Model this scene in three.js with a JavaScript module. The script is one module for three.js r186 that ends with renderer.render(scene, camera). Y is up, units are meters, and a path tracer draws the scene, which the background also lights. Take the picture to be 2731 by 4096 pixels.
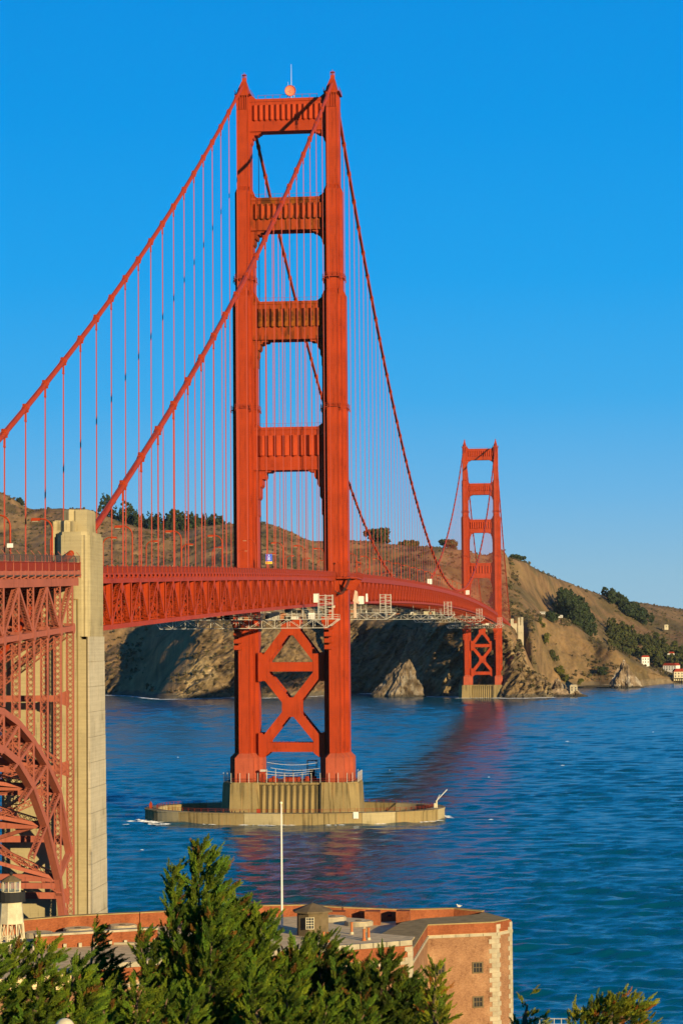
import * as THREE from 'three';
import { ImprovedNoise } from 'three/addons/math/ImprovedNoise.js';
import { MarchingCubes } from 'three/addons/objects/MarchingCubes.js';

// ---------------------------------------------------------------- camera, sky, sun, exposure
const scene = new THREE.Scene();
const camera = new THREE.PerspectiveCamera(25.359, 682 / 1024, 0.5, 30000);
camera.rotation.order = 'YXZ';
camera.position.set(86.27, 54.1, 678.16);
camera.rotation.set(0.05466, 0.10452, -0.00825);

const EXPO = 1.7;                                 // the photograph is exposed for the low sun
const SKY = [[0, .33, .53, .66], [1.5, .27, .51, .69], [3.5, .15, .46, .78], [6, .05, .405, .83], [9, .014, .36, .84], [13, .004, .31, .81], [18, .003, .265, .75], [30, .003, .18, .58], [50, .003, .10, .38], [90, .003, .065, .28]].map(q => [q[0], q[1] / EXPO, q[2] / EXPO, q[3] / EXPO]);
function skyAt(e) {
  if (e <= 0) return SKY[0].slice(1);
  for (let i = 1; i < SKY.length; i++) if (e <= SKY[i][0]) {
    const a = SKY[i - 1], b = SKY[i]; let t = (e - a[0]) / (b[0] - a[0]);
    return [1, 2, 3].map(k => a[k] + (b[k] - a[k]) * t);
  }
  return SKY[SKY.length - 1].slice(1);
}
{
  const w = 64, h = 1024, d = new Float32Array(w * h * 4);
  for (let j = 0; j < h; j++) {
    const c = skyAt((j + .5) / h * 180 - 90);
    for (let i = 0; i < w; i++) d.set([c[0], c[1], c[2], 1], (j * w + i) * 4);
  }
  const t = new THREE.DataTexture(d, w, h, THREE.RGBAFormat, THREE.FloatType);
  t.mapping = THREE.EquirectangularReflectionMapping; t.magFilter = t.minFilter = THREE.LinearFilter; t.needsUpdate = true;
  scene.background = t; scene.environment = t;
}
const sun = new THREE.DirectionalLight(new THREE.Color().setRGB(1, .80, .46), 5);
sun.position.set(850, 260, 1000 - 300); sun.target.position.set(0, 0, -300);
sun.castShadow = true; sun.shadow.mapSize.set(4096, 4096);
Object.assign(sun.shadow.camera, { left: -1500, right: 1500, top: 1500, bottom: -1500, near: 1, far: 6000 });
scene.add(sun, sun.target);
scene.fog = new THREE.FogExp2(0xb9d2ea, .000009);     // thin sea haze over two kilometres of water
const renderer = new THREE.WebGLRenderer({ antialias: true });
renderer.toneMapping = THREE.LinearToneMapping; renderer.toneMappingExposure = EXPO;
renderer.shadowMap.enabled = true;

// ---------------------------------------------------------------- helpers
function rng(a) { return () => { a |= 0; a = a + 0x6D2B79F5 | 0; let t = Math.imul(a ^ a >>> 15, 1 | a); t = t + Math.imul(t ^ t >>> 7, 61 | t) ^ t; return ((t ^ t >>> 14) >>> 0) / 4294967296; }; }
const IN = new ImprovedNoise();
const nz = (x, y, z) => IN.noise(x, y, z);
const fbm = (x, y, z, o = 4) => { let s = 0, a = .5; for (let i = 0; i < o; i++) { s += a * IN.noise(x, y, z); x = x * 2.03 + 11.3; y = y * 2.03 + 5.1; z = z * 2.03 + 7.7; a *= .5; } return s; };
const clamp = (v, a = 0, b = 1) => Math.min(b, Math.max(a, v));
const lerp = (a, b, t) => a + (b - a) * t;
const smooth = (a, b, v) => { const t = clamp((v - a) / (b - a)); return t * t * (3 - 2 * t); };
const V = (x, y, z) => new THREE.Vector3(x, y, z);

class Geo {                       // collects flat faces; uv in metres, by the axis a face points along
  constructor() { this.p = []; this.n = []; this.u = []; }
  tri(a, b, c) {
    const ux = b[0] - a[0], uy = b[1] - a[1], uz = b[2] - a[2], vx = c[0] - a[0], vy = c[1] - a[1], vz = c[2] - a[2];
    let x = uy * vz - uz * vy, y = uz * vx - ux * vz, z = ux * vy - uy * vx; const l = Math.hypot(x, y, z);
    if (l < 1e-9) return this;
    x /= l; y /= l; z /= l;
    const ax = Math.abs(x), ay = Math.abs(y), az = Math.abs(z);
    for (const q of [a, b, c]) {
      this.p.push(q[0], q[1], q[2]); this.n.push(x, y, z);
      if (ay > ax && ay > az) this.u.push(q[0], q[2]); else if (ax > az) this.u.push(q[2], q[1]); else this.u.push(q[0], q[1]);
    }
    return this;
  }
  quad(a, b, c, d) { return this.tri(a, b, c).tri(a, c, d); }
  box(x0, x1, y0, y1, z0, z1) {
    const q = [[x0, y0, z0], [x1, y0, z0], [x1, y1, z0], [x0, y1, z0], [x0, y0, z1], [x1, y0, z1], [x1, y1, z1], [x0, y1, z1]];
    return this.hex(q);
  }
  hex(q) { for (const f of [[3, 2, 1, 0], [4, 5, 6, 7], [0, 1, 5, 4], [2, 3, 7, 6], [1, 2, 6, 5], [3, 0, 4, 7]]) this.quad(q[f[0]], q[f[1]], q[f[2]], q[f[3]]); return this; }
  frustum(x0, x1, z0, z1, y0, X0, X1, Z0, Z1, y1) { return this.hex([[x0, y0, z0], [x1, y0, z0], [X1, y1, Z0], [X0, y1, Z0], [x0, y0, z1], [x1, y0, z1], [X1, y1, Z1], [X0, y1, Z1]]); }
  beam(A, B, w, h, up = [0, 1, 0]) {        // w along the side, h along 'up'
    const a = V(...A), b = V(...B), d = b.clone().sub(a).normalize(), u0 = V(...up);
    const s = d.clone().cross(u0); if (s.length() < 1e-4) s.set(1, 0, 0); s.normalize(); const u = s.clone().cross(d).normalize();
    s.multiplyScalar(w / 2); u.multiplyScalar(h / 2);
    const c = (o, i, j) => [o.x + s.x * i + u.x * j, o.y + s.y * i + u.y * j, o.z + s.z * i + u.z * j];
    const f = (i, j, k, l) => this.quad(i, j, k, l);
    const p = [c(a, -1, -1), c(a, 1, -1), c(a, 1, 1), c(a, -1, 1)], q = [c(b, -1, -1), c(b, 1, -1), c(b, 1, 1), c(b, -1, 1)];
    f(p[0], p[1], p[2], p[3]); f(q[3], q[2], q[1], q[0]);
    for (let k = 0; k < 4; k++) { const m = (k + 1) % 4; f(p[m], p[k], q[k], q[m]); }
    return this;
  }
  prism(poly, y0, y1, top = poly) {         // poly [[x,z]...] seen from above, counter-clockwise when z points down the page
    const area = poly.reduce((s, a, i) => { const b = poly[(i + 1) % poly.length]; return s + a[0] * b[1] - b[0] * a[1]; }, 0);
    if (area > 0) { poly = poly.slice().reverse(); top = top.slice().reverse(); }
    const n = poly.length;
    for (let i = 0; i < n; i++) { const j = (i + 1) % n; this.quad([poly[i][0], y0, poly[i][1]], [poly[j][0], y0, poly[j][1]], [top[j][0], y1, top[j][1]], [top[i][0], y1, top[i][1]]); }
    const cap = (pl, y, flip) => {
      const tr = THREE.ShapeUtils.triangulateShape(pl.map(q => new THREE.Vector2(q[0], q[1])), []);
      for (const t of tr) {
        const [a, b, c] = t.map(k => [pl[k][0], y, pl[k][1]]);
        const cy = (b[2] - a[2]) * (c[0] - a[0]) - (b[0] - a[0]) * (c[2] - a[2]);
        (cy > 0) !== flip ? this.tri(a, b, c) : this.tri(a, c, b);
      }
    };
    cap(top, y1, false); cap(poly, y0, true);
    return this;
  }
  cyl(cx, cz, y0, y1, r0, r1 = r0, n = 12, ph = 0) {
    const q = (r) => Array.from({ length: n }, (_, i) => { const t = (i / n) * Math.PI * 2 + ph; return [cx + Math.cos(t) * r, cz + Math.sin(t) * r]; });
    return this.prism(q(r0), y0, y1, q(r1));
  }
  extrudeXY(poly, z0, z1) {                 // poly [[x,y]...] counter-clockwise seen from +z
    const area = poly.reduce((s, a, i) => { const b = poly[(i + 1) % poly.length]; return s + a[0] * b[1] - b[0] * a[1]; }, 0);
    if (area < 0) poly = poly.slice().reverse();
    const n = poly.length;
    for (let i = 0; i < n; i++) { const j = (i + 1) % n; this.quad([poly[i][0], poly[i][1], z0], [poly[j][0], poly[j][1], z0], [poly[j][0], poly[j][1], z1], [poly[i][0], poly[i][1], z1]); }
    for (const t of THREE.ShapeUtils.triangulateShape(poly.map(q => new THREE.Vector2(q[0], q[1])), [])) {
      let [a, b, c] = t.map(k => poly[k]); if ((b[0] - a[0]) * (c[1] - a[1]) - (b[1] - a[1]) * (c[0] - a[0]) < 0) [b, c] = [c, b];
      this.tri([...a, z1], [...b, z1], [...c, z1]); this.tri([...a, z0], [...c, z0], [...b, z0]);
    }
    return this;
  }
  tube(pts, r, n = 6) {
    const R = typeof r === 'function' ? r : () => r; let prev = null;
    for (let i = 0; i < pts.length; i++) {
      const a = V(...pts[Math.max(0, i - 1)]), b = V(...pts[Math.min(pts.length - 1, i + 1)]), d = b.sub(a).normalize();
      const s = d.clone().cross(Math.abs(d.y) > .95 ? V(1, 0, 0) : V(0, 1, 0)).normalize(), u = s.clone().cross(d), rr = R(i / (pts.length - 1));
      const ring = Array.from({ length: n }, (_, k) => { const t = k / n * Math.PI * 2, c = Math.cos(t) * rr, e = Math.sin(t) * rr; return [pts[i][0] + s.x * c + u.x * e, pts[i][1] + s.y * c + u.y * e, pts[i][2] + s.z * c + u.z * e]; });
      if (prev) for (let k = 0; k < n; k++) { const m = (k + 1) % n; this.quad(prev[k], prev[m], ring[m], ring[k]); }
      prev = ring;
    }
    return this;
  }
  at(fn) { const p = this.p; this.p = []; this.n = []; this.u = []; for (let i = 0; i < p.length; i += 9) this.tri(fn(p[i], p[i + 1], p[i + 2]), fn(p[i + 3], p[i + 4], p[i + 5]), fn(p[i + 6], p[i + 7], p[i + 8])); return this; }
  geo() {
    const g = new THREE.BufferGeometry();
    g.setAttribute('position', new THREE.Float32BufferAttribute(this.p, 3));
    g.setAttribute('normal', new THREE.Float32BufferAttribute(this.n, 3));
    g.setAttribute('uv', new THREE.Float32BufferAttribute(this.u, 2));
    return g;
  }
  build(name, mat, parent) { return mesh(name, this.geo(), mat, parent); }
}
function mesh(name, g, mat, parent) {
  const m = new THREE.Mesh(g, mat); m.name = name; m.castShadow = m.receiveShadow = true;
  (parent || scene).add(m); return m;
}
const used = {};
function numbered(n) { used[n] = (used[n] ?? -1) + 1; return used[n] ? n + '_' + String(used[n]).padStart(3, '0') : n; }
function tag(o, label, category, group) { o.userData.label = label; o.userData.category = category; if (group) o.userData.group = group; return o; }
function thing(name, label, category, pos = [0, 0, 0], turn = 0, group) {
  const o = new THREE.Group(); o.name = numbered(name); o.position.set(...pos); o.rotation.y = turn; scene.add(o);
  return tag(o, label, category, group);
}
function setting(name, g, mat) { const m = mesh(numbered(name), g, mat); m.userData.kind = 'structure'; return m; }
function dup(src, label, pos, turn) {
  const r = src.clone(); r.userData = { ...src.userData, label }; r.name = numbered(src.name.replace(/_\d+$/, '')); scene.add(r);
  if (pos) r.position.set(...pos); if (turn !== undefined) r.rotation.y = turn; return r;
}
const ORD = ['first', 'second', 'third', 'fourth', 'fifth', 'sixth', 'seventh', 'eighth', 'ninth', 'tenth', 'eleventh', 'twelfth', 'thirteenth', 'fourteenth', 'fifteenth', 'sixteenth', 'seventeenth', 'eighteenth', 'nineteenth', 'twentieth'];

// ---------------------------------------------------------------- textures (surface colour only, uv in metres)
function pnoise(seed, per) {                  // tileable value noise, period 'per' cells
  const r = rng(seed), t = new Float32Array(per * per); for (let i = 0; i < t.length; i++) t[i] = r();
  return (x, y) => {
    let xi = Math.floor(x), yi = Math.floor(y), fx = x - xi, fy = y - yi; fx = fx * fx * (3 - 2 * fx); fy = fy * fy * (3 - 2 * fy);
    const m = v => ((v % per) + per) % per, a = t[m(yi) * per + m(xi)], b = t[m(yi) * per + m(xi + 1)], c = t[m(yi + 1) * per + m(xi)], d = t[m(yi + 1) * per + m(xi + 1)];
    return a + (b - a) * fx + (c - a) * fy + (a - b - c + d) * fx * fy;
  };
}
function tfbm(seed, base, oct, sx = 1, sy = 1) {
  const f = []; for (let i = 0; i < oct; i++) f.push([pnoise(seed + i * 7, base << i), base << i, .5 ** i]);
  const tot = f.reduce((s, q) => s + q[2], 0);
  return (u, v) => f.reduce((s, q) => s + q[2] * q[0](u * q[1] * sx, v * q[1] * sy), 0) / tot;
}
function tex(size, metres, fn) {
  const d = new Uint8Array(size * size * 4);
  for (let j = 0; j < size; j++) for (let i = 0; i < size; i++) {
    const c = fn(i / size, j / size), k = (j * size + i) * 4;
    d[k] = clamp(c[0]) * 255; d[k + 1] = clamp(c[1]) * 255; d[k + 2] = clamp(c[2]) * 255; d[k + 3] = 255;
  }
  const t = new THREE.DataTexture(d, size, size, THREE.RGBAFormat, THREE.UnsignedByteType);
  t.wrapS = t.wrapT = THREE.RepeatWrapping; t.magFilter = THREE.LinearFilter; t.minFilter = THREE.LinearFilter; t.repeat.set(1 / metres, 1 / metres); t.needsUpdate = true;
  return t;
}
const rgb = (r, g, b) => new THREE.Color().setRGB(r, g, b);
const std = (c, o = {}) => new THREE.MeshPhysicalMaterial({ color: rgb(...c), roughness: .8, metalness: 0, specularIntensity: .2, ...o });   // weathered, matt surfaces

const steelTex = (() => {
  const a = tfbm(3, 4, 6), b = tfbm(31, 64, 3, 1, 1), s = tfbm(57, 64, 3, 1, .06), patch = pnoise(9, 16), pp = pnoise(12, 40);
  return tex(1024, 21, (u, v) => {
    const rect = patch(Math.floor(u * 16) + .5, Math.floor(v * 16 + 3 * (Math.floor(u * 16) % 2)) + .5);
    let m = .80 + .32 * (a(u, v) - .5) + .14 * (b(u, v) - .5) + .09 * (rect - .5) - .2 * smooth(.6, .8, s(u, v));
    const seam = Math.abs(((v * 12) % 1) - .5) > .486 || Math.abs(((u * 20) % 1) - .5) > .482 ? -.09 : 0; m += seam;
    const chalk = smooth(.62, .8, a(v * 1 + .37, u)) * .12, rust = smooth(.66, .8, b(u, v)) * smooth(.5, .7, a(u + .2, v)) * .25;
    return [m - rust * .9 + chalk, (m + chalk * 1.6 - rust) * .97, m + chalk * 2 - rust];
  });
})();
const stainTex = (() => {
  const a = tfbm(103, 4, 6), s = tfbm(157, 32, 4, 1, .12), b = tfbm(190, 16, 4);
  return tex(512, 23, (u, v) => {
    const k = smooth(.40, .58, .55 * s(u, v) + .45 * a(u, v)), y = smooth(.52, .7, b(u, v)) * k;
    const m = .72 + .3 * (a(u, v) - .5);
    return [lerp(m, .20 + .28 * y, k), lerp(m, .36 + .55 * y, k) * .95, lerp(m, .3, k) * .8];
  });
})();
const concTex = (() => {
  const a = tfbm(203, 4, 6), b = tfbm(231, 128, 2), s = tfbm(257, 48, 3, 1, .07), h = tfbm(211, 64, 2, .06, 1), r = rng(5), rows = Array.from({ length: 80 }, () => r());
  return tex(1024, 14, (u, v) => {
    const row = rows[Math.floor(v * 80)], edge = (v * 80) % 1 < .14 ? -.03 : 0;
    let m = .82 + .28 * (a(u, v) - .5) + .10 * (b(u, v) - .5) + .07 * (row - .5) + .10 * (h(u, v) - .5) + edge - .22 * smooth(.62, .8, s(u, v));
    const w = smooth(.6, .75, a(v, u + .3)) * .12;
    return [m + w * .4, m + w * .3, m - .05 + w * .2];
  });
})();
const pierTex = (() => {
  const a = tfbm(303, 4, 6), s = tfbm(357, 32, 4, 1, .05), b = tfbm(331, 64, 3);
  return tex(512, 17, (u, v) => {
    const k = smooth(.5, .72, s(u, v)), m = .8 + .32 * (a(u, v) - .5) + .12 * (b(u, v) - .5) - .34 * k, red = smooth(.6, .75, s(u + .41, v)) * .25;
    return [m + red * .35, m - red * .05, m - .02 - red * .3];
  });
})();
const brickTex = (() => {
  const r = rng(77), N = 96, M = 36, col = Array.from({ length: N * M }, () => r()), a = tfbm(403, 4, 6), b = tfbm(431, 64, 3), s = tfbm(411, 32, 3, 1, .3);
  return tex(1024, 7.2, (u, v) => {
    const y = v * N, row = Math.floor(y), x = u * M + (row % 2) * .5, c = col[row * M + Math.floor(x) % M];
    const mort = (y - row < .16) || (x % 1 < .07), big = a(u, v), pale = smooth(.55, .75, b(u, v) * .5 + big * .5);
    if (mort) return [.62 + .2 * big, .52 + .2 * big, .44 + .15 * big];
    const d = .30 * (c - .5) + .6 * (big - .5) - .2 * smooth(.6, .8, s(u, v));
    return [.78 + d + pale * .12, .62 + d * .9 + pale * .22, .55 + d * .8 + pale * .25];
  });
})();
const grainTex = (() => { const a = tfbm(503, 8, 6), b = tfbm(531, 128, 2); return tex(512, 40, (u, v) => { const m = .78 + .55 * (a(u, v) - .5) + .2 * (b(u, v) - .5); return [m, m, m]; }); })();
const fineTex = grainTex.clone(); fineTex.repeat.set(1 / 6, 1 / 6);
const bumpTex = (() => { const a = tfbm(603, 8, 6), h = tfbm(611, 64, 3, .2, 1); return tex(512, 9, (u, v) => { const m = .5 * a(u, v) + .5 * h(u, v); return [m, m, m]; }); })();

const M = {
  steel: std([.37, .043, .008], { map: steelTex, roughness: .55 }),
  primer: std([.40, .085, .038], { map: steelTex, roughness: .7 }),
  stain: std([.38, .056, .012], { map: stainTex, roughness: .75 }),
  pale: std([.38, .112, .064], { map: steelTex, roughness: .7 }),
  rope: std([.34, .055, .03], { roughness: .6 }),
  rail: std([.19, .024, .009], { roughness: .6 }),
  dark: std([.03, .02, .018], { roughness: .7 }),
  asphalt: std([.06, .06, .06], { roughness: .95 }),
  conc: std([.37, .30, .17], { map: concTex, bumpMap: bumpTex, bumpScale: .02, roughness: .92 }),
  concPale: std([.45, .385, .275], { map: concTex, bumpMap: bumpTex, bumpScale: .02, roughness: .92 }),
  pier: std([.28, .205, .09], { map: pierTex, bumpMap: bumpTex, bumpScale: .02, roughness: .92 }),
  granite: std([.41, .345, .225], { map: fineTex, roughness: .85 }),
  brick: std([.33, .21, .118], { map: brickTex, roughness: .92 }),
  brickRed: std([.30, .112, .048], { map: brickTex, roughness: .92 }),
  sod: std([.34, .24, .10], { map: fineTex, roughness: 1 }),
  roof: std([.72, .53, .27], { map: fineTex, roughness: .95 }),
  white: std([.62, .58, .50], { roughness: .6 }),
  cream: std([.58, .50, .32], { map: fineTex, roughness: .7 }),
  wood: std([.16, .115, .06], { map: fineTex, roughness: .9 }),
  scaf: std([.38, .35, .295], { roughness: .5 }),
  tarp: std([.56, .42, .30], { map: fineTex, roughness: .8 }),
  glass: new THREE.MeshStandardMaterial({ color: rgb(.03, .035, .04), roughness: .08 }),
  black: std([.02, .02, .02], { roughness: .75 }),
  redroof: std([.30, .04, .015], { map: fineTex, roughness: .85 }),
  terra: std([.36, .12, .04], { roughness: .9 }),
  foam: std([.62, .62, .60], { roughness: .9 }),
  bark: std([.13, .085, .05], { roughness: .95 }),
};

// ---------------------------------------------------------------- water
{
  const N = 512, r = rng(21), H = new Float32Array(N * N);
  for (let q = 0; q < 60; q++) {             // small ripples, tiling
    const k = 2 + Math.floor(r() ** 1.4 * 30), th = (r() - .5) * 2.0 + 1.9, kx = Math.round(k * Math.cos(th)), ky = Math.round(k * Math.sin(th)), ph = r() * 6.283, a = 1 / (Math.hypot(kx, ky) || 1);
    for (let j = 0; j < N; j++) for (let i = 0; i < N; i++) H[j * N + i] += a * Math.sin((kx * i + ky * j) / N * 6.2832 + ph);
  }
  let lo = 1e9, hi = -1e9; for (const v of H) { lo = Math.min(lo, v); hi = Math.max(hi, v); }
  const ripple = tex(N, 13, (u, v) => { const h = (H[Math.floor(v * N) * N + Math.floor(u * N)] - lo) / (hi - lo); return [h, h, h]; });
  const mat = new THREE.MeshPhysicalMaterial({ color: rgb(.0003, .065, .095), roughness: .16, ior: 1.33, bumpMap: ripple, bumpScale: .14 });
  // wind sea as real relief; short waves are left out where the mesh is too wide to carry them
  const W = []; for (let q = 0; q < 64; q++) { const L = 1.7 * Math.pow(15, r() ** 1.7), th = 1.75 + (r() + r() - 1) * 1.15, k = 6.2832 / L; W.push([k * Math.cos(th), k * Math.sin(th), r() * 6.283, L * .0088 * (L > 14 ? .6 : 1), L]); }
  const nu = 380, rows = []; for (let D = 285; D < 2300; D += Math.max(.85, D * .0026)) rows.push(D);
  const P = new Float32Array(nu * rows.length * 3), U = new Float32Array(nu * rows.length * 2), idx = [];
  rows.forEach((D, j) => { const dz = Math.max(.85, D * .0026), dx = D * .72 / nu;
    for (let i = 0; i < nu; i++) {
      const x = 86 - .46 * D + D * .72 * i / (nu - 1), z = 678 - D, gust = .75 + .9 * fbm(x * .006, 4, z * .003, 3) + .5 * fbm(x * .03, 1, z * .016, 2); let y = 0;
      for (const [kx, kz, ph, a, L] of W) { const f = smooth(1.6, 3.2, L / Math.max(dx, dz * .75)); if (f > 0) y += f * a * Math.sin(kx * x + kz * z + ph); }
      P.set([x, y * clamp(gust, .3, 1.5), z], (j * nu + i) * 3); U.set([x, -z], (j * nu + i) * 2); if (i && j) { const e = j * nu + i, f = e - nu; idx.push(f - 1, e, e - 1, f - 1, f, e); }
    } });
  const g = new THREE.BufferGeometry(); g.setAttribute('position', new THREE.BufferAttribute(P, 3)); g.setAttribute('uv', new THREE.BufferAttribute(U, 2)); g.setIndex(idx); g.computeVertexNormals(); setting('water', g, mat);
  const o = new THREE.PlaneGeometry(9000, 9000, 1, 1).rotateX(-Math.PI / 2).translate(0, -1.4, -2600), uv = o.attributes.uv, ps = o.attributes.position; for (let i = 0; i < uv.count; i++) uv.setXY(i, ps.getX(i), -ps.getZ(i)); setting('water', o, mat);
}

// ---------------------------------------------------------------- the far shore: one sheet of land from the water's edge over the ridge
const LAND = [
[-569,-8,-1453,-576,0,-1477,-588,32,-1515,-606,64,-1573,-633,96,-1659,-686,142,-1833,-744,210,-2021,-811,278,-2237,-913,208,-2572],
[-508,-8,-1471,-515,0,-1495,-524,31,-1529,-540,64,-1587,-563,96,-1669,-603,132,-1816,-653,192,-1995,-713,260,-2213,-806,190,-2551],
[-472,-8,-1476,-478,0,-1500,-487,31,-1534,-502,64,-1592,-522,95,-1669,-558,129,-1807,-605,179,-1987,-662,241,-2206,-749,171,-2545],
[-444,-8,-1472,-450,0,-1497,-460,31,-1535,-474,63,-1594,-492,93,-1667,-526,125,-1805,-568,172,-1976,-620,222,-2186,-704,152,-2526],
[-413,-8,-1464,-419,0,-1489,-428,31,-1528,-441,63,-1586,-457,95,-1654,-489,127,-1793,-529,174,-1965,-576,219,-2166,-656,149,-2507],
[-382,-8,-1456,-387,0,-1481,-395,28,-1515,-408,60,-1573,-422,91,-1642,-451,124,-1771,-486,166,-1934,-535,216,-2155,-610,146,-2496],
[-358,-8,-1446,-363,0,-1470,-371,28,-1510,-383,58,-1568,-398,86,-1637,-423,118,-1757,-453,156,-1900,-503,206,-2141,-575,136,-2483],
[-326,-8,-1406,-331,0,-1431,-344,26,-1495,-357,54,-1563,-371,83,-1632,-394,114,-1752,-423,150,-1896,-470,195,-2137,-539,125,-2481],
[-297,-8,-1326,-301,0,-1350,-315,15,-1424,-332,43,-1512,-349,74,-1601,-373,110,-1726,-403,145,-1884,-449,188,-2126,-515,118,-2470],
[-279,-8,-1293,-284,0,-1318,-291,11,-1357,-304,34,-1426,-323,64,-1529,-352,105,-1689,-388,143,-1882,-433,186,-2124,-497,116,-2468],
[-260,-8,-1292,-265,0,-1316,-269,17,-1344,-279,43,-1400,-296,75,-1498,-323,105,-1654,-362,142,-1872,-405,185,-2119,-466,115,-2464],
[-247,-8,-1299,-251,0,-1324,-255,21,-1348,-262,47,-1390,-272,77,-1447,-299,105,-1607,-339,143,-1850,-382,186,-2103,-441,116,-2448],
[-223,-8,-1328,-227,0,-1353,-230,25,-1373,-235,52,-1407,-241,80,-1452,-263,107,-1593,-299,144,-1826,-339,187,-2089,-393,117,-2435],
[-194,-8,-1307,-198,0,-1332,-201,22,-1357,-206,49,-1391,-212,80,-1441,-233,109,-1587,-264,146,-1811,-301,190,-2075,-351,120,-2421],
[-174,-8,-1335,-178,0,-1360,-181,22,-1390,-186,49,-1429,-193,80,-1479,-209,107,-1610,-236,142,-1815,-268,182,-2069,-314,112,-2416],
[-154,-8,-1358,-157,0,-1383,-161,23,-1422,-167,51,-1472,-173,80,-1522,-187,105,-1643,-208,134,-1828,-236,169,-2063,-278,99,-2410],
[-132,-8,-1425,-135,0,-1450,-139,27,-1495,-143,51,-1535,-146,78,-1565,-157,100,-1667,-174,128,-1832,-197,167,-2057,-234,97,-2405],
[-111,-8,-1448,-114,0,-1473,-116,27,-1497,-118,51,-1522,-121,75,-1557,-130,97,-1659,-145,124,-1825,-166,162,-2050,-200,92,-2399],
[-81,-8,-1420,-83,0,-1445,-84,29,-1465,-86,50,-1485,-88,72,-1515,-95,94,-1612,-111,121,-1808,-129,156,-2043,-158,86,-2392],
[-58,-8,-1352,-59,0,-1377,-60,30,-1397,-62,50,-1417,-64,71,-1452,-72,93,-1574,-87,119,-1789,-105,154,-2040,-131,84,-2389],
[-42,-8,-1323,-43,0,-1348,-44,30,-1365,-45,50,-1383,-47,71,-1413,-55,91,-1545,-70,117,-1781,-86,153,-2036,-110,83,-2386],
[-18,-8,-1309,-20,0,-1334,-20,28,-1354,-21,48,-1374,-23,66,-1409,-34,72,-1616,-44,109,-1812,-55,150,-2038,-75,80,-2388],
[2,-8,-1285,1,0,-1310,0,28,-1330,0,48,-1350,-1,63,-1380,-13,67,-1647,-20,107,-1823,-28,145,-2039,-45,75,-2389],
[23,-8,-1266,22,0,-1291,22,22,-1308,21,43,-1328,21,58,-1351,11,62,-1658,6,104,-1834,-1,141,-2040,-14,71,-2390],
[35,-8,-1263,34,0,-1288,34,24,-1310,33,44,-1338,31,40,-1406,29,30,-1489,27,20,-1585,23,2,-1701,14,-68,-2051],
[44,-8,-1269,44,0,-1294,43,15,-1310,43,27,-1330,42,18,-1376,40,10,-1449,38,1,-1535,36,-9,-1651,28,-79,-2001],
[55,-8,-1278,54,0,-1303,54,10,-1315,54,17,-1329,53,9,-1357,52,3,-1419,51,-4,-1495,50,-10,-1582,44,-80,-1931],
[61,-8,-1284,61,0,-1309,61,2,-1313,61,3,-1319,61,0,-1332,60,-2,-1389,59,-5,-1455,58,-8,-1522,54,-78,-1872]
];
const LAND2 = [
[-2,32,-1665,-3,51,-1690,-3,65,-1700,-4,78,-1715,-5,92,-1750,-7,108,-1827,-11,120,-1919,-15,140,-2040,-29,70,-2390],
[11,24,-1661,10,43,-1686,10,59,-1696,9,73,-1711,8,86,-1741,6,105,-1828,3,121,-1929,-1,141,-2040,-13,71,-2390],
[25,3,-1646,24,22,-1671,24,46,-1683,24,69,-1706,23,78,-1736,21,93,-1818,18,116,-1939,16,140,-2061,5,70,-2411],
[38,-13,-1556,38,6,-1581,37,36,-1641,36,64,-1696,35,71,-1741,33,86,-1848,30,109,-1980,28,135,-2101,19,65,-2451],
[49,-21,-1627,49,-2,-1652,48,26,-1687,48,51,-1732,48,71,-1772,46,74,-1869,44,95,-2020,42,130,-2151,35,60,-2501],
[62,-8,-1657,62,0,-1682,62,16,-1714,62,39,-1747,62,64,-1782,61,71,-1844,59,84,-2050,57,125,-2272,52,55,-2622],
[79,-8,-1682,79,0,-1707,79,12,-1732,79,35,-1767,79,63,-1807,79,62,-1920,79,81,-2121,79,115,-2342,76,45,-2692],
[97,-8,-1695,97,0,-1720,97,10,-1742,98,29,-1777,98,50,-1812,99,45,-1974,100,72,-2168,102,108,-2402,102,38,-2752],
[121,-8,-1689,122,0,-1714,122,8,-1732,123,21,-1762,124,38,-1797,126,24,-1994,130,63,-2227,135,101,-2501,139,31,-2851],
[147,-8,-1756,148,0,-1781,148,6,-1796,149,13,-1811,149,22,-1831,154,18,-2033,161,56,-2267,169,96,-2581,176,26,-2931],
[171,-8,-1855,172,0,-1880,173,4,-1888,173,7,-1900,174,9,-1920,180,18,-2092,188,53,-2306,200,92,-2640,210,22,-2990],
[199,-8,-1914,200,0,-1939,200,5,-1949,201,6,-1969,204,7,-2039,209,19,-2151,218,51,-2345,235,87,-2699,248,17,-3048],
[247,-8,-1932,248,0,-1957,249,5,-1967,250,6,-1987,255,6,-2067,262,18,-2168,274,49,-2362,298,80,-2735,318,10,-3085],
[332,-8,-1945,334,0,-1970,335,6,-1980,338,7,-2010,344,7,-2080,354,16,-2181,373,45,-2374,412,73,-2787,443,3,-3135]
];
const land = { pos: [], nrm: [], rows: [] };
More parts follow.
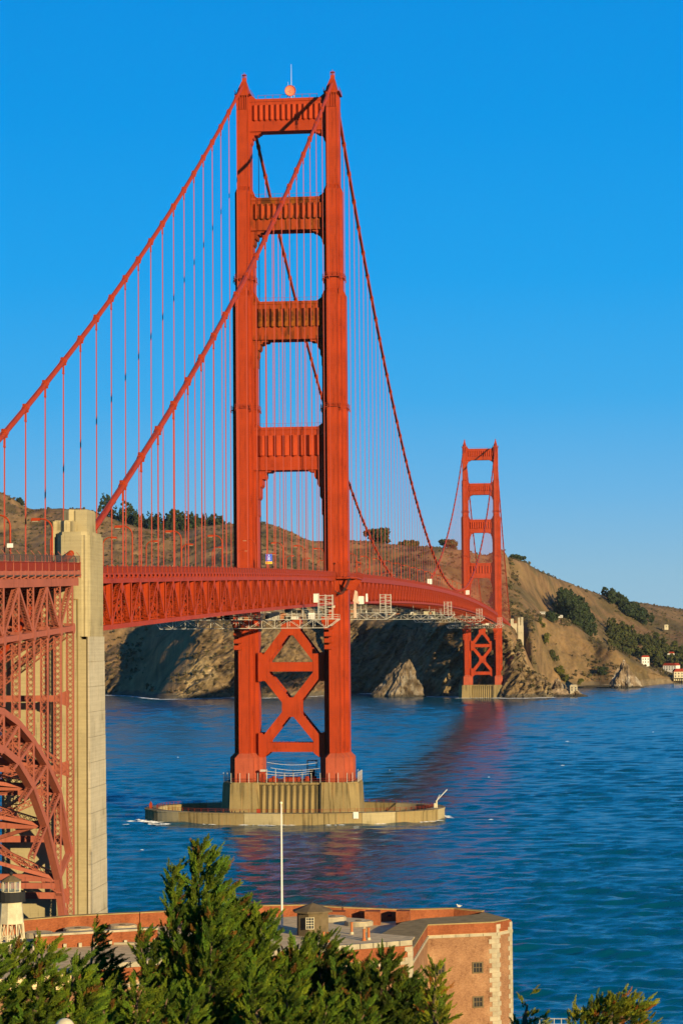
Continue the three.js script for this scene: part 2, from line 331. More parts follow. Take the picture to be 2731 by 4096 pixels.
function sheet(name, LAND, nu, nv, wild) {
  const cr = (a, b, c, d, t) => { const t2 = t * t, t3 = t2 * t; return .5 * (2 * b + (c - a) * t + (2 * a - 5 * b + 4 * c - d) * t2 + (3 * b - a - 3 * c + d) * t3); };
  const nc = LAND.length, np = LAND[0].length / 3, ctl = (c, q, k) => LAND[clamp(c, 0, nc - 1)][clamp(q, 0, np - 1) * 3 + k];
  const evalAt = (s, t) => {
    const c = Math.min(Math.floor(s), nc - 2), q = Math.min(Math.floor(t), np - 2), fs = s - c, ft = t - q, out = [];
    for (let k = 0; k < 3; k++) { const rows = []; for (let i = -1; i < 3; i++) rows.push(cr(ctl(c + i, q - 1, k), ctl(c + i, q, k), ctl(c + i, q + 1, k), ctl(c + i, q + 2, k), ft)); out.push(cr(...rows, fs)); }
    return out;
  };
  const P = new Float32Array(nu * nv * 3), C = new Float32Array(nu * nv * 3), U = new Float32Array(nu * nv * 2), idx = [];
  for (let i = 0; i < nu; i++) for (let j = 0; j < nv; j++) {
    const s = i / (nu - 1) * (nc - 1), tt = j / (nv - 1), t = (tt < .58 ? tt / .58 * 4.6 : 4.6 + (tt - .58) / .42 * (np - 1 - 4.6));
    const a = evalAt(s, t), b = evalAt(s, Math.min(t + .15, np - 1.0001)), run = Math.hypot(b[0] - a[0], b[2] - a[2]) + .01, steep = smooth(.35, .75, Math.abs(b[1] - a[1]) / run) * smooth(-4, 6, a[1]) * smooth(5.2, 4.2, t) * wild;
    let [x, y, z] = a; const rid = 1 - Math.abs(2 * fbm(x * .014 + 3, y * .012, z * .014, 4)), big = fbm(x * .006, y * .004, z * .006 + 9, 3);
    const gul = 1 - Math.abs(2.2 * fbm(x * .05 + y * .03, y * .008, z * .02 + 4, 3)), fine = fbm(x * .07, y * .07, z * .07, 5), str = fbm((x - y * .8) * .11, (x + y) * .018, z * .05 + 60, 4), micro = fbm(x * .3, y * .3, z * .3, 3);
    // cliffs stand in and out in buttresses and gullies; hills roll
    z += steep * ((rid - .6) * 10 + (gul - .6) * 5 + fine * 9 + (.5 - Math.abs(2.6 * str)) * 8 + (.4 - Math.abs(2.4 * micro)) * 3.2); x += steep * (fine * 7 + micro * 2);
    y += (1 - steep) * smooth(4, 20, y) * (big * 14 + (rid - .7) * 7 + fine * 1.2) * (wild < .5 ? .5 : 1) * smooth(0, .9, (np - 1 - t)) + steep * fine * 6;
    P.set([x, y, z], (i * nv + j) * 3);
    const n1 = fbm(x * .02, y * .02, z * .02 + 30, 4), n2 = fbm(x * .05 + 50, y * .05, z * .05, 4), n3 = fbm(x * .008 + 80, y * .008, z * .008, 3);
    const grass = [.30, .18, .075], dry = [.245, .135, .06], scrub = [.125, .09, .034], rock = [.21, .14, .07], ochre = [.31, .225, .115], dk = [.10, .066, .036], red = [.24, .105, .055];
    const mix = (p, q, f) => p.map((v, k) => v + (q[k] - v) * clamp(f));
    let c = mix(grass, dry, .5 + n3 * 2.2); c = mix(c, scrub, smooth(.0, .2, n1 + n3 * .5) * .85);
    let rk = mix(rock, ochre, smooth(-.05, .3, n1)); rk = mix(rk, dk, smooth(.05, .25, n2)); rk = mix(rk, red, smooth(.12, .3, n3 + .3 * n1) * .7);
    c = mix(c, rk, steep * 1.2 + (y < 5 ? .8 : 0));
    if (y < 3.5 + n2 * 5) c = mix(c, wild < .5 ? [.26, .19, .11] : [.10, .085, .06], .8);
    if (wild < .5) c = mix(c, [.135, .10, .042], .28 + .9 * fbm(x * .03 + 7, y * .03, z * .03, 4));
    const g = (.92 + .5 * n2) * (1 + (.3 + .7 * steep) * micro + steep * (1.1 * str - .35 * Math.abs(2 * micro))); C.set(c.map(v => v * g), (i * nv + j) * 3); U.set([x + .4 * y, y + z * .5], (i * nv + j) * 2);
    if (i && j) { const e = i * nv + j, f = e - nv; idx.push(f - 1, e - 1, e, f - 1, e, f); }
  }
  const g = new THREE.BufferGeometry();
  g.setAttribute('position', new THREE.BufferAttribute(P, 3)); g.setAttribute('color', new THREE.BufferAttribute(C, 3)); g.setAttribute('uv', new THREE.BufferAttribute(U, 2));
  g.setIndex(idx); g.computeVertexNormals(); const N = g.attributes.normal.array;
  for (let i = 0; i < nu; i++) for (let j = Math.floor(nv * .16); j < nv * .93; j++) { const k = (i * nv + j) * 3; land.rows.push([P[k], P[k + 1], P[k + 2], N[k + 1], j / nv]); }
  setting(name, g, std([1, 1, 1], { vertexColors: true, map: grainTex, bumpMap: grainTex, bumpScale: 1.0, roughness: 1 }));
}
sheet('cliffs', LAND, 440, 300, 1); sheet('hills', LAND2, 220, 260, .22);
// height of the nearest land point to a place on the map
function groundAt(x, z) {
  let best = 1e18, y = 0;
  for (const q of land.rows) { const d = (q[0] - x) ** 2 + (q[2] - z) ** 2; if (d < best) { best = d; y = q[1]; } }
  return y;
}

// ---------------------------------------------------------------- near ground: bluff below the lookout, and the shelf the fort stands on
{
  const nx = 70, nzn = 90, P = [], C = [], idx = [], uv = [], x0 = -140, x1 = 330, z0 = 366, z1 = 760;
  for (let i = 0; i < nx; i++) for (let j = 0; j < nzn; j++) {
    const x = lerp(x0, x1, i / (nx - 1)), z = lerp(z1, z0, j / (nzn - 1)), D = 684 - z;
    const prof = [[-80, 53], [8, 52.2], [30, 44], [60, 33], [100, 20], [150, 10], [200, 5], [260, 3.4], [330, 3]];
    let y = 3; for (let k = 1; k < prof.length; k++) if (D <= prof[k][0] && D > prof[k - 1][0]) { y = lerp(prof[k - 1][1], prof[k][1], (D - prof[k - 1][0]) / (prof[k][0] - prof[k - 1][0])); break; }
    y += fbm(x * .05, 2, z * .05) * Math.min(5, y * .2);
    const edge = x - (86 + Math.max(0, D - 40) * -.01 + (D < 240 ? (240 - D) * .25 : 0)); if (edge > 0) y -= edge * .9 * smooth(20, 120, D);
    if (z < 378 && x > 0) y = Math.min(y, 3 - (378 - z) * .8);
    P.push(x, Math.max(y, -6), z); const n = fbm(x * .1, 1, z * .1); C.push(.13 + n * .06, .11 + n * .05, .05); uv.push(x, z);
    if (i && j) { const e = i * nzn + j, f = e - nzn; idx.push(f - 1, e - 1, e, f - 1, e, f); }
  }
  const g = new THREE.BufferGeometry(); g.setAttribute('position', new THREE.Float32BufferAttribute(P, 3)); g.setAttribute('color', new THREE.Float32BufferAttribute(C, 3)); g.setAttribute('uv', new THREE.Float32BufferAttribute(uv, 2));
  g.setIndex(idx); g.computeVertexNormals(); setting('ground', g, std([1, 1, 1], { vertexColors: true, map: fineTex, roughness: 1 }));
}

// ---------------------------------------------------------------- bridge towers
const LX = 13.5, SPAN = -1308;
function makeTower() {
  const t = thing('bridge_tower', 'tall orange red suspension tower rising from oval concrete ring in the water', 'bridge tower');
  // stages: [y0, y1, [[half width, half depth] ...core, middle, wing]]
  const st = [
    [11.3, 18.4, [[2.7, 9.0], [3.9, 6.2], [4.9, 3.6]], 1.3],
    [18.4, 122.5, [[1.6, 7.8], [2.65, 5.0], [3.7, 2.5]], .8],
    [122.5, 156.7, [[1.6, 7.0], [2.6, 4.6], [3.6, 2.4]], 1.6],
    [156.7, 188.5, [[1.6, 6.0], [2.15, 4.0], [2.75, 2.3]], 1.6],
    [188.5, 217.2, [[1.6, 4.2], [2.05, 2.5]], .6],
  ];
  for (const s of [-1, 1]) {
    const leg = new Geo();
    const foot = new Geo();
    st.forEach(([y0, y1, lv, cap], i) => lv.forEach(([w, d], k) => {
      const nx = st[i + 1]?.[2] || [[1.4, 3.6]], nw = (nx[Math.min(k, nx.length - 1)] || nx[0])[0], nd = (nx[Math.min(k, nx.length - 1)])[1];
      const e = k * .004, b = i ? y0 + (st[i - 1][3] > 1 && i === 1 ? 0 : 0) : y0;
      (i ? leg : foot).box(s * LX - w, s * LX + w, b, y1, -d - e, d + e);
      (i ? leg : foot).frustum(s * LX - w, s * LX + w, -d, d, y1, s * LX - Math.min(w, nw), s * LX + Math.min(w, nw), -Math.min(d, nd), Math.min(d, nd), y1 + cap);
    }));
    const L = leg.build('leg', M.steel, t); foot.build('leg_base', M.primer, t);
    const rib = new Geo();                 // raised seams of the plates on the faces that look along the bridge
    for (const z of [1, -1]) for (const [y0, y1, d] of [[20, 122, 7.8], [124.2, 156, 7.0], [158.4, 188, 6.0], [190.2, 213, 4.2]]) for (const o of [-1.56, 1.56]) rib.box(s * LX + o - .07, s * LX + o + .07, y0, y1, z * d - .09, z * d + .09);
    for (const [y0, y1, d, w] of [[20, 122, 5.0, 2.65], [124.2, 156, 4.6, 2.6], [158.4, 188, 4.0, 2.15]]) for (const q of [-1, 1]) rib.box(s * LX + q * (w - .08) - .08, s * LX + q * (w - .08) + .08, y0, y1, d - .06, d + .1);
    rib.build('seam', M.steel, L);
    for (const y of [24, 30, 36, 42, 48, 54, 82, 90, 98, 106, 114, 130, 138, 146, 164, 172, 180, 196, 204]) { const d = y < 122 ? 7.8 : y < 157 ? 7 : y < 189 ? 6 : 4.2; new Geo().box(s * LX - 1.58, s * LX + 1.58, y - .06, y + .06, d, d + .035).build('plate_joint', M.steel, L); }
    // slots near the top
    const top = new Geo(); top.box(s * LX - 1.75, s * LX + 1.75, 217.8, 218.6, -4.5, 4.5);
    for (let k = -2; k <= 2; k++) top.box(s * LX + k * .72 - .16, s * LX + k * .72 + .16, 213.6, 217.9, 4.2, 4.5);
    top.build('fluted_head', M.steel, L);
    const hs = new Geo(); hs.frustum(s * LX - 1.7, s * LX + 1.7, -4.2, 4.2, 218.6, s * LX - 1.5, s * LX + 1.5, -3.6, 3.6, 219.8);
    hs.frustum(s * LX - 1.5, s * LX + 1.5, -3.6, 3.6, 219.8, s * LX - .72, s * LX + .72, -1.0, 1.0, 222.9);
    hs.box(s * LX - .62, s * LX + .62, 222.9, 224.0, -.6, .6);
    hs.build('saddle_housing', M.steel, t);
    const bc = new Geo(); bc.cyl(s * LX, 0, 224.0, 225.0, .28, .28, 8); for (const [a, b] of [[-.6, -.6], [.6, -.6], [.6, .6], [-.6, .6]]) bc.box(s * LX + a - .05, s * LX + a + .05, 224, 225.1, b - .05, b + .05);
    bc.box(s * LX - .66, s * LX + .66, 225, 225.12, -.66, .66); bc.cyl(s * LX, 0, 225.12, 225.9, .12, .05, 6); bc.build('beacon', M.steel, t);
    const hr = new Geo(); for (const dx of [-2.4, 2.4]) { hr.box(s * LX + dx - .04, s * LX + dx + .04, 219.5, 219.58, -4, 4); for (let z = -4; z <= 4; z += 2) hr.box(s * LX + dx - .05, s * LX + dx + .05, 218.4, 219.58, z - .05, z + .05); }
    for (const dx of [-2.1, 2.1]) hr.box(s * LX + dx - .35, s * LX + dx + .35, 218.2, 218.45, -4, 4);
    hr.build('top_rail', M.rail, t);
    for (const [y, w, d] of [[161.9, 2.75, 6.0], [122.6, 3.6, 7.0]]) {
      const c = new Geo(), ww = w + .55, dd = d + .8;
      const ring = [[-ww, -2.6], [-2.2, -2.6], [-2.2, -dd], [2.2, -dd], [2.2, -2.6], [ww, -2.6], [ww, 2.6], [2.2, 2.6], [2.2, dd], [-2.2, dd], [-2.2, 2.6], [-ww, 2.6]].map(q => [q[0] + s * LX, q[1]]);
      c.prism(ring, y - .25, y);
      for (let k = 0; k < ring.length; k++) {
        const a = ring[k], b = ring[(k + 1) % ring.length], n = Math.max(1, Math.round(Math.hypot(a[0] - b[0], a[1] - b[1]) / 1.6));
        for (const h of [.55, 1.1]) c.beam([a[0], y + h, a[1]], [b[0], y + h, b[1]], .07, .07);
        for (let i = 0; i < n; i++) c.box(lerp(a[0], b[0], i / n) - .045, lerp(a[0], b[0], i / n) + .045, y, y + 1.12, lerp(a[1], b[1], i / n) - .045, lerp(a[1], b[1], i / n) + .045);
        for (let i = 0; i <= n; i += 2) c.frustum(lerp(a[0], b[0], i / n) - .1, lerp(a[0], b[0], i / n) + .1, lerp(a[1], b[1], i / n) * .9 - .1, lerp(a[1], b[1], i / n) * .9 + .1, y - 1, lerp(a[0], b[0], i / n) - .12, lerp(a[0], b[0], i / n) + .12, lerp(a[1], b[1], i / n) - .12, lerp(a[1], b[1], i / n) + .12, y - .25);
      }
      c.build('catwalk', M.rail, t);
    }
  }
  // portal struts with folded (fluted) panels and stepped haunches
  const struts = [
    [207.0, 217.0, 2.4, 11.9, 13, .55, M.steel, [[3.7, .55], [3.0, 1.0], [1.6, 2.0], [1.0, 3.6], [.5, 6.0]]],
    [176.6, 186.6, 3.4, 11.6, 12, .55, M.stain, [[4.4, .55], [3.2, 1.1], [2.2, 2.4], [1.4, 4.4], [.8, 7.4]]],
    [143.4, 155.0, 3.5, 10.9, 10, .6, M.stain, [[4.6, .6], [3.0, 1.2], [2.2, 3.0], [1.5, 5.4], [1.1, 8.6]]],
    [104.0, 117.0, 3.7, 10.9, 8, .75, M.steel, [[5.4, .5], [3.6, 2.6], [2.6, 5.0], [1.9, 8.6], [1.3, 14.0]]],
  ];
  for (const [y0, y1, d, hw, n, fd, mat, hau] of struts) {
    const g = new Geo(), H = y1 - y0, fy0 = y0 + H * .30, fy1 = y0 + H * .80, fx = hw - 1.0;
    g.box(-hw, hw, y0, y1 - .9, -d, d); g.box(-hw, hw, y1 - .9, y1 - .3, -d - .22, d + .22); g.box(-hw, hw, y1 - .3, y1, -d - .05, d + .05);
    for (const s of [-1, 1]) { g.frustum(s * hw - 2.4 + (s > 0 ? 0 : 2.4) , s * hw + (s > 0 ? 0 : 2.4), -d * .8, d * .8, y1, s * hw - (s > 0 ? .5 : 0), s * hw + (s > 0 ? 0 : .5), -d * .8, d * .8, y1 + 1.5); }
    g.box(-hw, hw, y0 + .02, y0 + .5, -d - .18, d + .18);
    const S = g.build('portal_strut', mat, t);
    const pw = 2 * fx / n;
    const p = pw / 2; // one folded pleat: ridge outward, tapering at foot and head
    for (const z of [1, -1]) { const fg = new Geo(), b = z * (d + .002), r = z * (d + pw * .46), yA = fy0, yB = fy0 + .55, yC = fy1;
      fg.quad([-p, yB, b], [0, yB, r], [0, yC, r], [-p, yC, b]); fg.quad([0, yB, r], [p, yB, b], [p, yC, b], [0, yC, r]);
      fg.tri([-p, yB, b], [0, yA, b], [0, yB, r]); fg.tri([0, yA, b], [p, yB, b], [0, yB, r]); fg.tri([-p, yC, b], [0, yC, r], [p, yC, b]);
      const fgeo = fg.geo(); for (let i = 0; i < n; i++) mesh('flute', fgeo, mat, S).position.x = -fx + pw * (i + .5); }
    for (const s of [-1, 1]) {
      const hg = new Geo(); let prev = 0, lw = 0;
      hau.forEach(([w, dr], k) => { const top = y0 - prev, bot = y0 - dr, x0 = s * hw, x1 = s * (hw - w); if (top > bot) { hg.frustum(Math.min(s * hw, s * (hw - w + .35)), Math.max(s * hw, s * (hw - w + .35)), -d * .86 + k * .07, d * .86 - k * .07, bot, Math.min(x0, x1), Math.max(x0, x1), -d * .86 + k * .07, d * .86 - k * .07, bot + Math.min(.7, (top - bot) * .6)); hg.box(Math.min(x0, x1), Math.max(x0, x1), bot + Math.min(.7, (top - bot) * .6), top, -d * .86 + k * .07, d * .86 - k * .07); } prev = dr; });
      hg.build('haunch', mat, S);
    }
    if (y0 < 200) { const rg = new Geo(); for (let x = -hw + 1; x <= hw - 1; x += 2.2) rg.box(x - .04, x + .04, y1, y1 + 1.1, d - .1, d - .02); rg.box(-hw + 1, hw - 1, y1 + 1.05, y1 + 1.11, d - .09, d - .03); rg.build('top_rail', M.rail, S); }
    else { const rg = new Geo(); for (let x = -9; x <= 9; x += 2.25) rg.box(x - .06, x + .06, y1, y1 + 1.1, d - .1, d + .02); rg.box(-9, 9, y1 + 1.03, y1 + 1.12, d - .09, d - .0); rg.build('top_rail', M.rail, S); }
  }
  // bracing below the deck: two panels of crossed box members with wide gussets
  const zb = 3.1, bar = (name, A, B, w) => { for (const z of [zb, -zb]) new Geo().beam([...A, z], [...B, z], .9, w, [-(B[1] - A[1]), B[0] - A[0], 0]).build(name, M.steel, t); };
  const xi = 9.7, nodes = { a: 57.6, h: 45.2, c: 33.2, b: 21.3 };
  bar('horizontal_brace', [-xi, nodes.h], [xi, nodes.h], 2.75); bar('horizontal_brace', [-xi, nodes.b], [xi, nodes.b], 2.75);
  for (const s of [-1, 1]) {
    bar('diagonal_brace', [s * xi * .93, nodes.h + .6], [0, nodes.a], 2.6); bar('diagonal_brace', [s * xi * .93, nodes.h - .6], [0, nodes.c], 2.6); bar('diagonal_brace', [s * xi * .93, nodes.b + .8], [0, nodes.c], 2.6);
  }
  for (const [x, y, pts] of [[0, nodes.c, [[-2.8, -1.5], [-1.0, -2.9], [1.0, -2.9], [2.8, -1.5], [2.8, 1.5], [1.0, 2.9], [-1.0, 2.9], [-2.8, 1.5]]], [0, nodes.a, [[-2.9, -1.3], [-1.0, -3.0], [1.0, -3.0], [2.9, -1.3], [2.9, 2.6], [-2.9, 2.6]]]]) {
    for (const z of [zb, -zb]) new Geo().extrudeXY(pts.map(q => [x + q[0], y + q[1]]), z - .5, z + .5).build('gusset', M.steel, t);
  }
  for (const s of [-1, 1]) for (const [y, up, dn] of [[nodes.h, 1, 1], [nodes.b, 1, 0]]) {
    const e = s * 9.9, pts = [[e, y + 4.3], [s * 8.9, y + 4.3], [s * 6.5, y + 1.9], [s * 6.5, y - 1.9], [s * 8.9, y - 4.3], [e, y - 4.3]];
    if (!dn) { pts.splice(3, 3, [s * 6.6, y - 1.7], [s * 8.2, y - 2.9], [e, y - 2.9]); }
    for (const z of [zb, -zb]) new Geo().extrudeXY(pts, z - .52, z + .52).build('gusset', M.steel, t);
  }
  const lg = new Geo();                   // battens between the two planes, seen as teeth along the edges
  for (let k = 0; k < 15; k++) { const x = lerp(-8.2, 8.2, k / 14); for (const y of [nodes.h + 1.2, nodes.h - 1.2, nodes.b + 1.2, nodes.b - 1.2]) lg.box(x - .25, x + .25, y - .18, y + .18, -zb, zb); }
  for (const s of [-1, 1]) for (const [ya, yb] of [[nodes.h + .6, nodes.a], [nodes.h - .6, nodes.c], [nodes.b + .8, nodes.c]]) for (let k = 1; k < 10; k++) { const f = k / 10, x = lerp(s * xi * .93, 0, f), y = lerp(ya, yb, f); for (const o of [-1.1, 1.1]) lg.box(x - .2, x + .2, y + o * 1.25 - .2, y + o * 1.25 + .2, -zb, zb); }
  lg.build('batten', M.steel, t);
  // brackets on the legs where the deck frames in
  for (const s of [-1, 1]) { const g = new Geo(); for (let k = 0; k < 3; k++) g.box(s * LX - 2.9, s * LX - .6, 50.4 + k * 1.9, 51.7 + k * 1.9, 4.9, 8.5 - k * .1 + k * .3); g.frustum(s * LX - 2.9, s * LX - .4, 4.8, 7.9, 56.2, s * LX - 3.6, s * LX + .2, 4.8, 9.6, 58.5); g.box(s * LX - 3.6, s * LX + .2, 58.5, 60.2, 4.8, 9.6); g.build('deck_bracket', M.steel, t); }
  return t;
}
const tower = makeTower();
const tower2 = dup(tower, 'distant orange red suspension tower at the foot of the far cliffs', [0, 0, SPAN]);
tower2.traverse(o => { if (o.isMesh && o.material === M.stain) o.material = M.steel; });
{ // dish and masts on the near tower
  const d = thing('radio_dish', 'round red radio dish on top of the near tower', 'radio dish', [0.9, 217.0, 2.9], .15);
  const g = new THREE.SphereGeometry(2.6, 24, 8, 0, Math.PI * 2, 0, .66).rotateX(-Math.PI / 2).translate(0, 2.0, 2.6); mesh('reflector', g, std([.62, .17, .09], { roughness: .6, side: THREE.DoubleSide }), d);
  const rim = new THREE.TorusGeometry(1.6, .09, 6, 28).translate(0, 2.0, .54); mesh('rim', rim, M.steel, d);
  new Geo().box(-.12, .12, 0, 1.6, -.2, .1).beam([0, 2, .1], [0, 2, 1.3], .1, .1).build('bracket', M.steel, d);
  const m = thing('antenna_mast', 'thin white antenna mast standing behind the radio dish', 'antenna', [0.9, 217, 0]);
  new Geo().cyl(0, 0, 0, 11, .09, .04, 6).build('pole', M.white, m); new Geo().cyl(-1.0, 0, 0, 5.6, .06, .03, 6).cyl(.9, .2, 0, 4.2, .06, .03, 6).build('whip', M.white, m); new Geo().box(-1.2, 1.1, 0, .3, -.3, .4).build('base', M.steel, m);
}

// ---------------------------------------------------------------- piers and the fender ring
function makePier(name, label) {
  const t = thing(name, label, 'bridge pier');
  for (const s of [-1, 1]) {
    const q = [[9, 9.6], [9.6, 10.2], [17.4, 10.2], [20.2, 6.5], [20.2, -6.5], [17.4, -10.2], [9, -10.2]].map(v => [v[0] * s, v[1]]), b = [[8.8, 10.2], [9.4, 10.9], [17.9, 10.9], [20.9, 7], [20.9, -7], [17.9, -10.9], [8.8, -10.9]].map(v => [v[0] * s, v[1]]);
    new Geo().prism(b, -3, 10.9, q).build('end_block', M.pier, t);
    new Geo().prism(q.map(v => [v[0] * .985 + s * .1, v[1] * .97]), 10.9, 11.3).build('cap', M.pier, t);
  }
  new Geo().box(-9.1, 9.1, -3, 10.6, -8.6, 8.2).build('core', M.pier, t);
  for (const z of [1, -1]) { const fl = new Geo(); fl.quad([-.9, -3, 8.6 * z], [.1, -3, 9.5 * z], [.1, 10.2, 9.2 * z], [-.9, 10.6, 8.4 * z]); fl.quad([.1, -3, 9.5 * z], [.9, -3, 8.6 * z], [.9, 10.6, 8.4 * z], [.1, 10.2, 9.2 * z]); fl.quad([-.9, 10.6, 8.4 * z], [.1, 10.2, 9.2 * z], [.9, 10.6, 8.4 * z], [.1, 10.7, 8.2 * z]);
    const fg = fl.geo(); for (let i = 0; i < 10; i++) mesh('flute', fg, M.pier, t).position.x = -8.1 + i * 1.8; }
  const dk = new Geo(); dk.box(-9.1, 9.1, 10.6, 11.2, -8.8, 9.3); dk.build('deck_slab', M.pier, t);
  return t;
}
makePier('concrete_pier', 'stained fluted concrete pier under the near tower');
dup(scene.getObjectByName('concrete_pier'), 'pale fluted concrete pier at the water edge under the distant tower', [0, 0, SPAN]);
{ // railing round the pier top, masts and plant
  const t = thing('pier_railing', 'red and white railing around the top of the near pier', 'railing');
  const ring = [[-17.2, 9.9], [17.2, 9.9], [20, 6.4], [20, -6.4], [17.2, -9.9], [-17.2, -9.9], [-20, -6.4], [-20, 6.4]];
  ring.forEach((a, k) => { const b = ring[(k + 1) % 8], n = Math.round(Math.hypot(a[0] - b[0], a[1] - b[1]) / 2.7), g = new Geo();
    for (const h of [.5, 1.1]) g.beam([a[0], 11.3 + h, a[1]], [b[0], 11.3 + h, b[1]], .08, .08);
    g.build('rail', M.rail, t);
    for (let i = 0; i < n; i++) { const x = lerp(a[0], b[0], i / n), z = lerp(a[1], b[1], i / n); new Geo().box(x - .07, x + .07, 11.2, 14.1, z - .07, z + .07).build('post', M.scaf, t); } });
  const w = new Geo(); for (const [y, x0, x1] of [[17.0, -7, 8.2], [15.4, -6, 9], [14.6, -8, 7], [13.9, -9.4, 6.5]]) { const pts = []; for (let i = 0; i <= 10; i++) { const f = i / 10; pts.push([lerp(x0, x1, f), y - .7 * Math.sin(f * Math.PI) , lerp(6, 9.2, f)]); } w.tube(pts, .06, 5); }
  w.build('wire', M.white, t);
  const a = thing('machinery_skid', 'red machinery between the legs of the near tower', 'machinery', [0, 11.2, 0]);
  new Geo().box(-2.4, 2.4, 0, 1.3, 1, 4).build('housing', M.redroof, a); for (const x of [-5.5, 4.4, 6.6]) new Geo().cyl(x, 2.5, 0, 1.5, .75, .6, 10).build('tank', M.redroof, a);
  new Geo().box(-6.6, -4.2, 0, 1.1, 3, 5).build('locker', M.redroof, a);
  const l = thing('lift_frame', 'dark steel lift frame on the near pier beside the right leg', 'lift frame', [5.6, 11.2, -1]);
  new Geo().box(-.8, .8, 0, 3.4, -.8, .8).build('cab', M.dark, l); const lf = new Geo(); for (const [x, z] of [[-1.4, -1.4], [1.4, -1.4], [1.4, 1.4], [-1.4, 1.4]]) lf.box(x - .08, x + .08, 0, 6, z - .08, z + .08); lf.box(-1.5, 1.5, 5.9, 6.05, -1.5, 1.5); for (const y of [2, 4]) { lf.box(-1.45, 1.45, y, y + .1, 1.35, 1.45); lf.box(-1.45, 1.45, y, y + .1, -1.45, -1.35); } lf.build('frame', M.dark, l);
  const c = thing('equipment_cabinet', 'red and grey equipment cabinet against the left leg of the near tower', 'cabinet', [-8, 11.2, 7.6]); new Geo().box(-.6, .6, 0, 3.2, -.5, .5).build('body', M.redroof, c); new Geo().box(-.8, .8, 3.2, 3.8, -.6, .6).build('head', M.scaf, c);
}
{
  const t = thing('fender_ring', 'low oval concrete ring around the near pier with foam along it', 'fender');
  const N = 96, cx = 0.3, prof = (th, A, B) => { const c = Math.cos(th), s = Math.sin(th), e = .88; return [cx + A * Math.sign(c) * Math.abs(c) ** 1.0, B * Math.sign(s) * Math.abs(s) ** e]; };
  const mat = M.pier, seg = 24;
  for (let k = 0; k < seg; k++) { // one cast wall block each, a narrow joint between
    const g = new Geo(), n = 4, o = [], i = [];
    for (let q = 0; q <= n; q++) { const th = (k + q / n * .992 + .004) / seg * Math.PI * 2; o.push(prof(th, 44.8, 25.3)); i.push(prof(th, 41, 21.6)); }
    g.prism([...o, ...i.slice().reverse()], -6, 3.0); const oo = o.map((p, q) => [p[0] + (p[0] - i[q][0]) * .04, p[1] + (p[1] - i[q][1]) * .04]); g.prism([...oo, ...i.slice().reverse()], 3.0, 3.35);
    g.build('wall_block', k % 3 ? mat : M.conc, t);
  }
  const fl = new Geo(), o = Array.from({ length: 48 }, (_, q) => prof(q / 48 * 6.2832, 41.1, 21.7)); fl.prism(o, -6, -1.2); fl.build('basin_floor', M.pier, t);
  const r = new Geo(); for (let q = 0; q < N; q++) { const a = prof(q / N * 6.2832, 41.3, 22), b = prof((q + 1) / N * 6.2832, 41.3, 22); r.beam([a[0], 4.3, a[1]], [b[0], 4.3, b[1]], .06, .06); r.beam([a[0], 3.85, a[1]], [b[0], 3.85, b[1]], .05, .05); r.box(a[0] - .05, a[0] + .05, 3.35, 4.35, a[1] - .05, a[1] + .05); }
  r.build('handrail', M.rail, t);
  const da = thing('davit_crane', 'small white davit crane at the right tip of the concrete ring', 'davit', [42.9, 3.35, 3]); new Geo().cyl(0, 0, 0, 2.2, .3, .25, 8).build('pedestal', M.cream, da); new Geo().beam([0, 2, 0], [3.2, 5.4, .6], .22, .22).beam([0, 2, 0], [1.0, 3.9, .2], .12, .12).build('boom', M.white, da); new Geo().box(-.7, -.2, 0, 1.4, -.3, .3).build('motor_box', M.cream, da);
  const sb = thing('warning_sign', 'small white notice board on the right part of the concrete ring', 'sign', [21, 3.2, 23.2]); new Geo().box(-.75, .75, -1.4, .5, 0, .08).build('board', M.white, sb); new Geo().box(-.06, .06, -1.5, .2, -.12, -.01).build('post', M.rail, sb);
  const rb = thing('red_box', 'red box on the ring wall left of the flagpole', 'box', [-7.3, 3.35, 22.6]); new Geo().box(-.5, .5, 0, 1.1, -.3, .3).build('body', M.redroof, rb); new Geo().box(-.54, .54, 1.1, 1.2, -.34, .34).build('lid', M.rail, rb);
  const rh = thing('winch_post', 'red winch post on the left tip of the concrete ring', 'winch', [-42.4, 3.35, 4]); new Geo().box(-.4, .4, 0, 1.5, -.4, .4).build('body', M.redroof, rh); new Geo().cyl(0, 0, 1.5, 2.0, .3, .2, 8).build('drum', M.rail, rh);
}

// ---------------------------------------------------------------- decks, cables, suspenders
const CH = 8.0;                                   // depth of the stiffening truss
function deckY(z) {                               // top of the upper chord
  if (z >= 0) return 71.6 - .02 * z - .0000135 * z * z;
  if (z >= SPAN) { const u = z / SPAN; return 71.6 + 25.2 * u * (1 - u); }
  return deckY(SPAN - z);
}
function cableY(z) {
  if (z >= 0) return 222.6 - .53 * z + .00025 * z * z;
  if (z >= SPAN) { const u = (z - SPAN / 2) / (SPAN / 2); return 80.6 + 142 * u * u; }
  return cableY(SPAN - z);
}
const laced = (L, w, h, pitch, th = .09) => {      // a laced member along +y: two plates across x, crossed bars on the faces between them
  const g = new Geo();
  for (const s of [-1, 1]) g.box(s * w / 2 - th / 2, s * w / 2 + th / 2, 0, L, -h / 2, h / 2);
  const n = Math.max(2, Math.round(L / pitch));
  for (const z of [-h / 2, h / 2]) for (let i = 0; i < n; i++) { const a = i / n * L, b = (i + 1) / n * L; g.beam([-w / 2, a, z], [w / 2, b, z], .03, .075, [1, 0, 0]); g.beam([w / 2, a, z], [-w / 2, b, z], .03, .075, [1, 0, 0]); }
  return g;
};
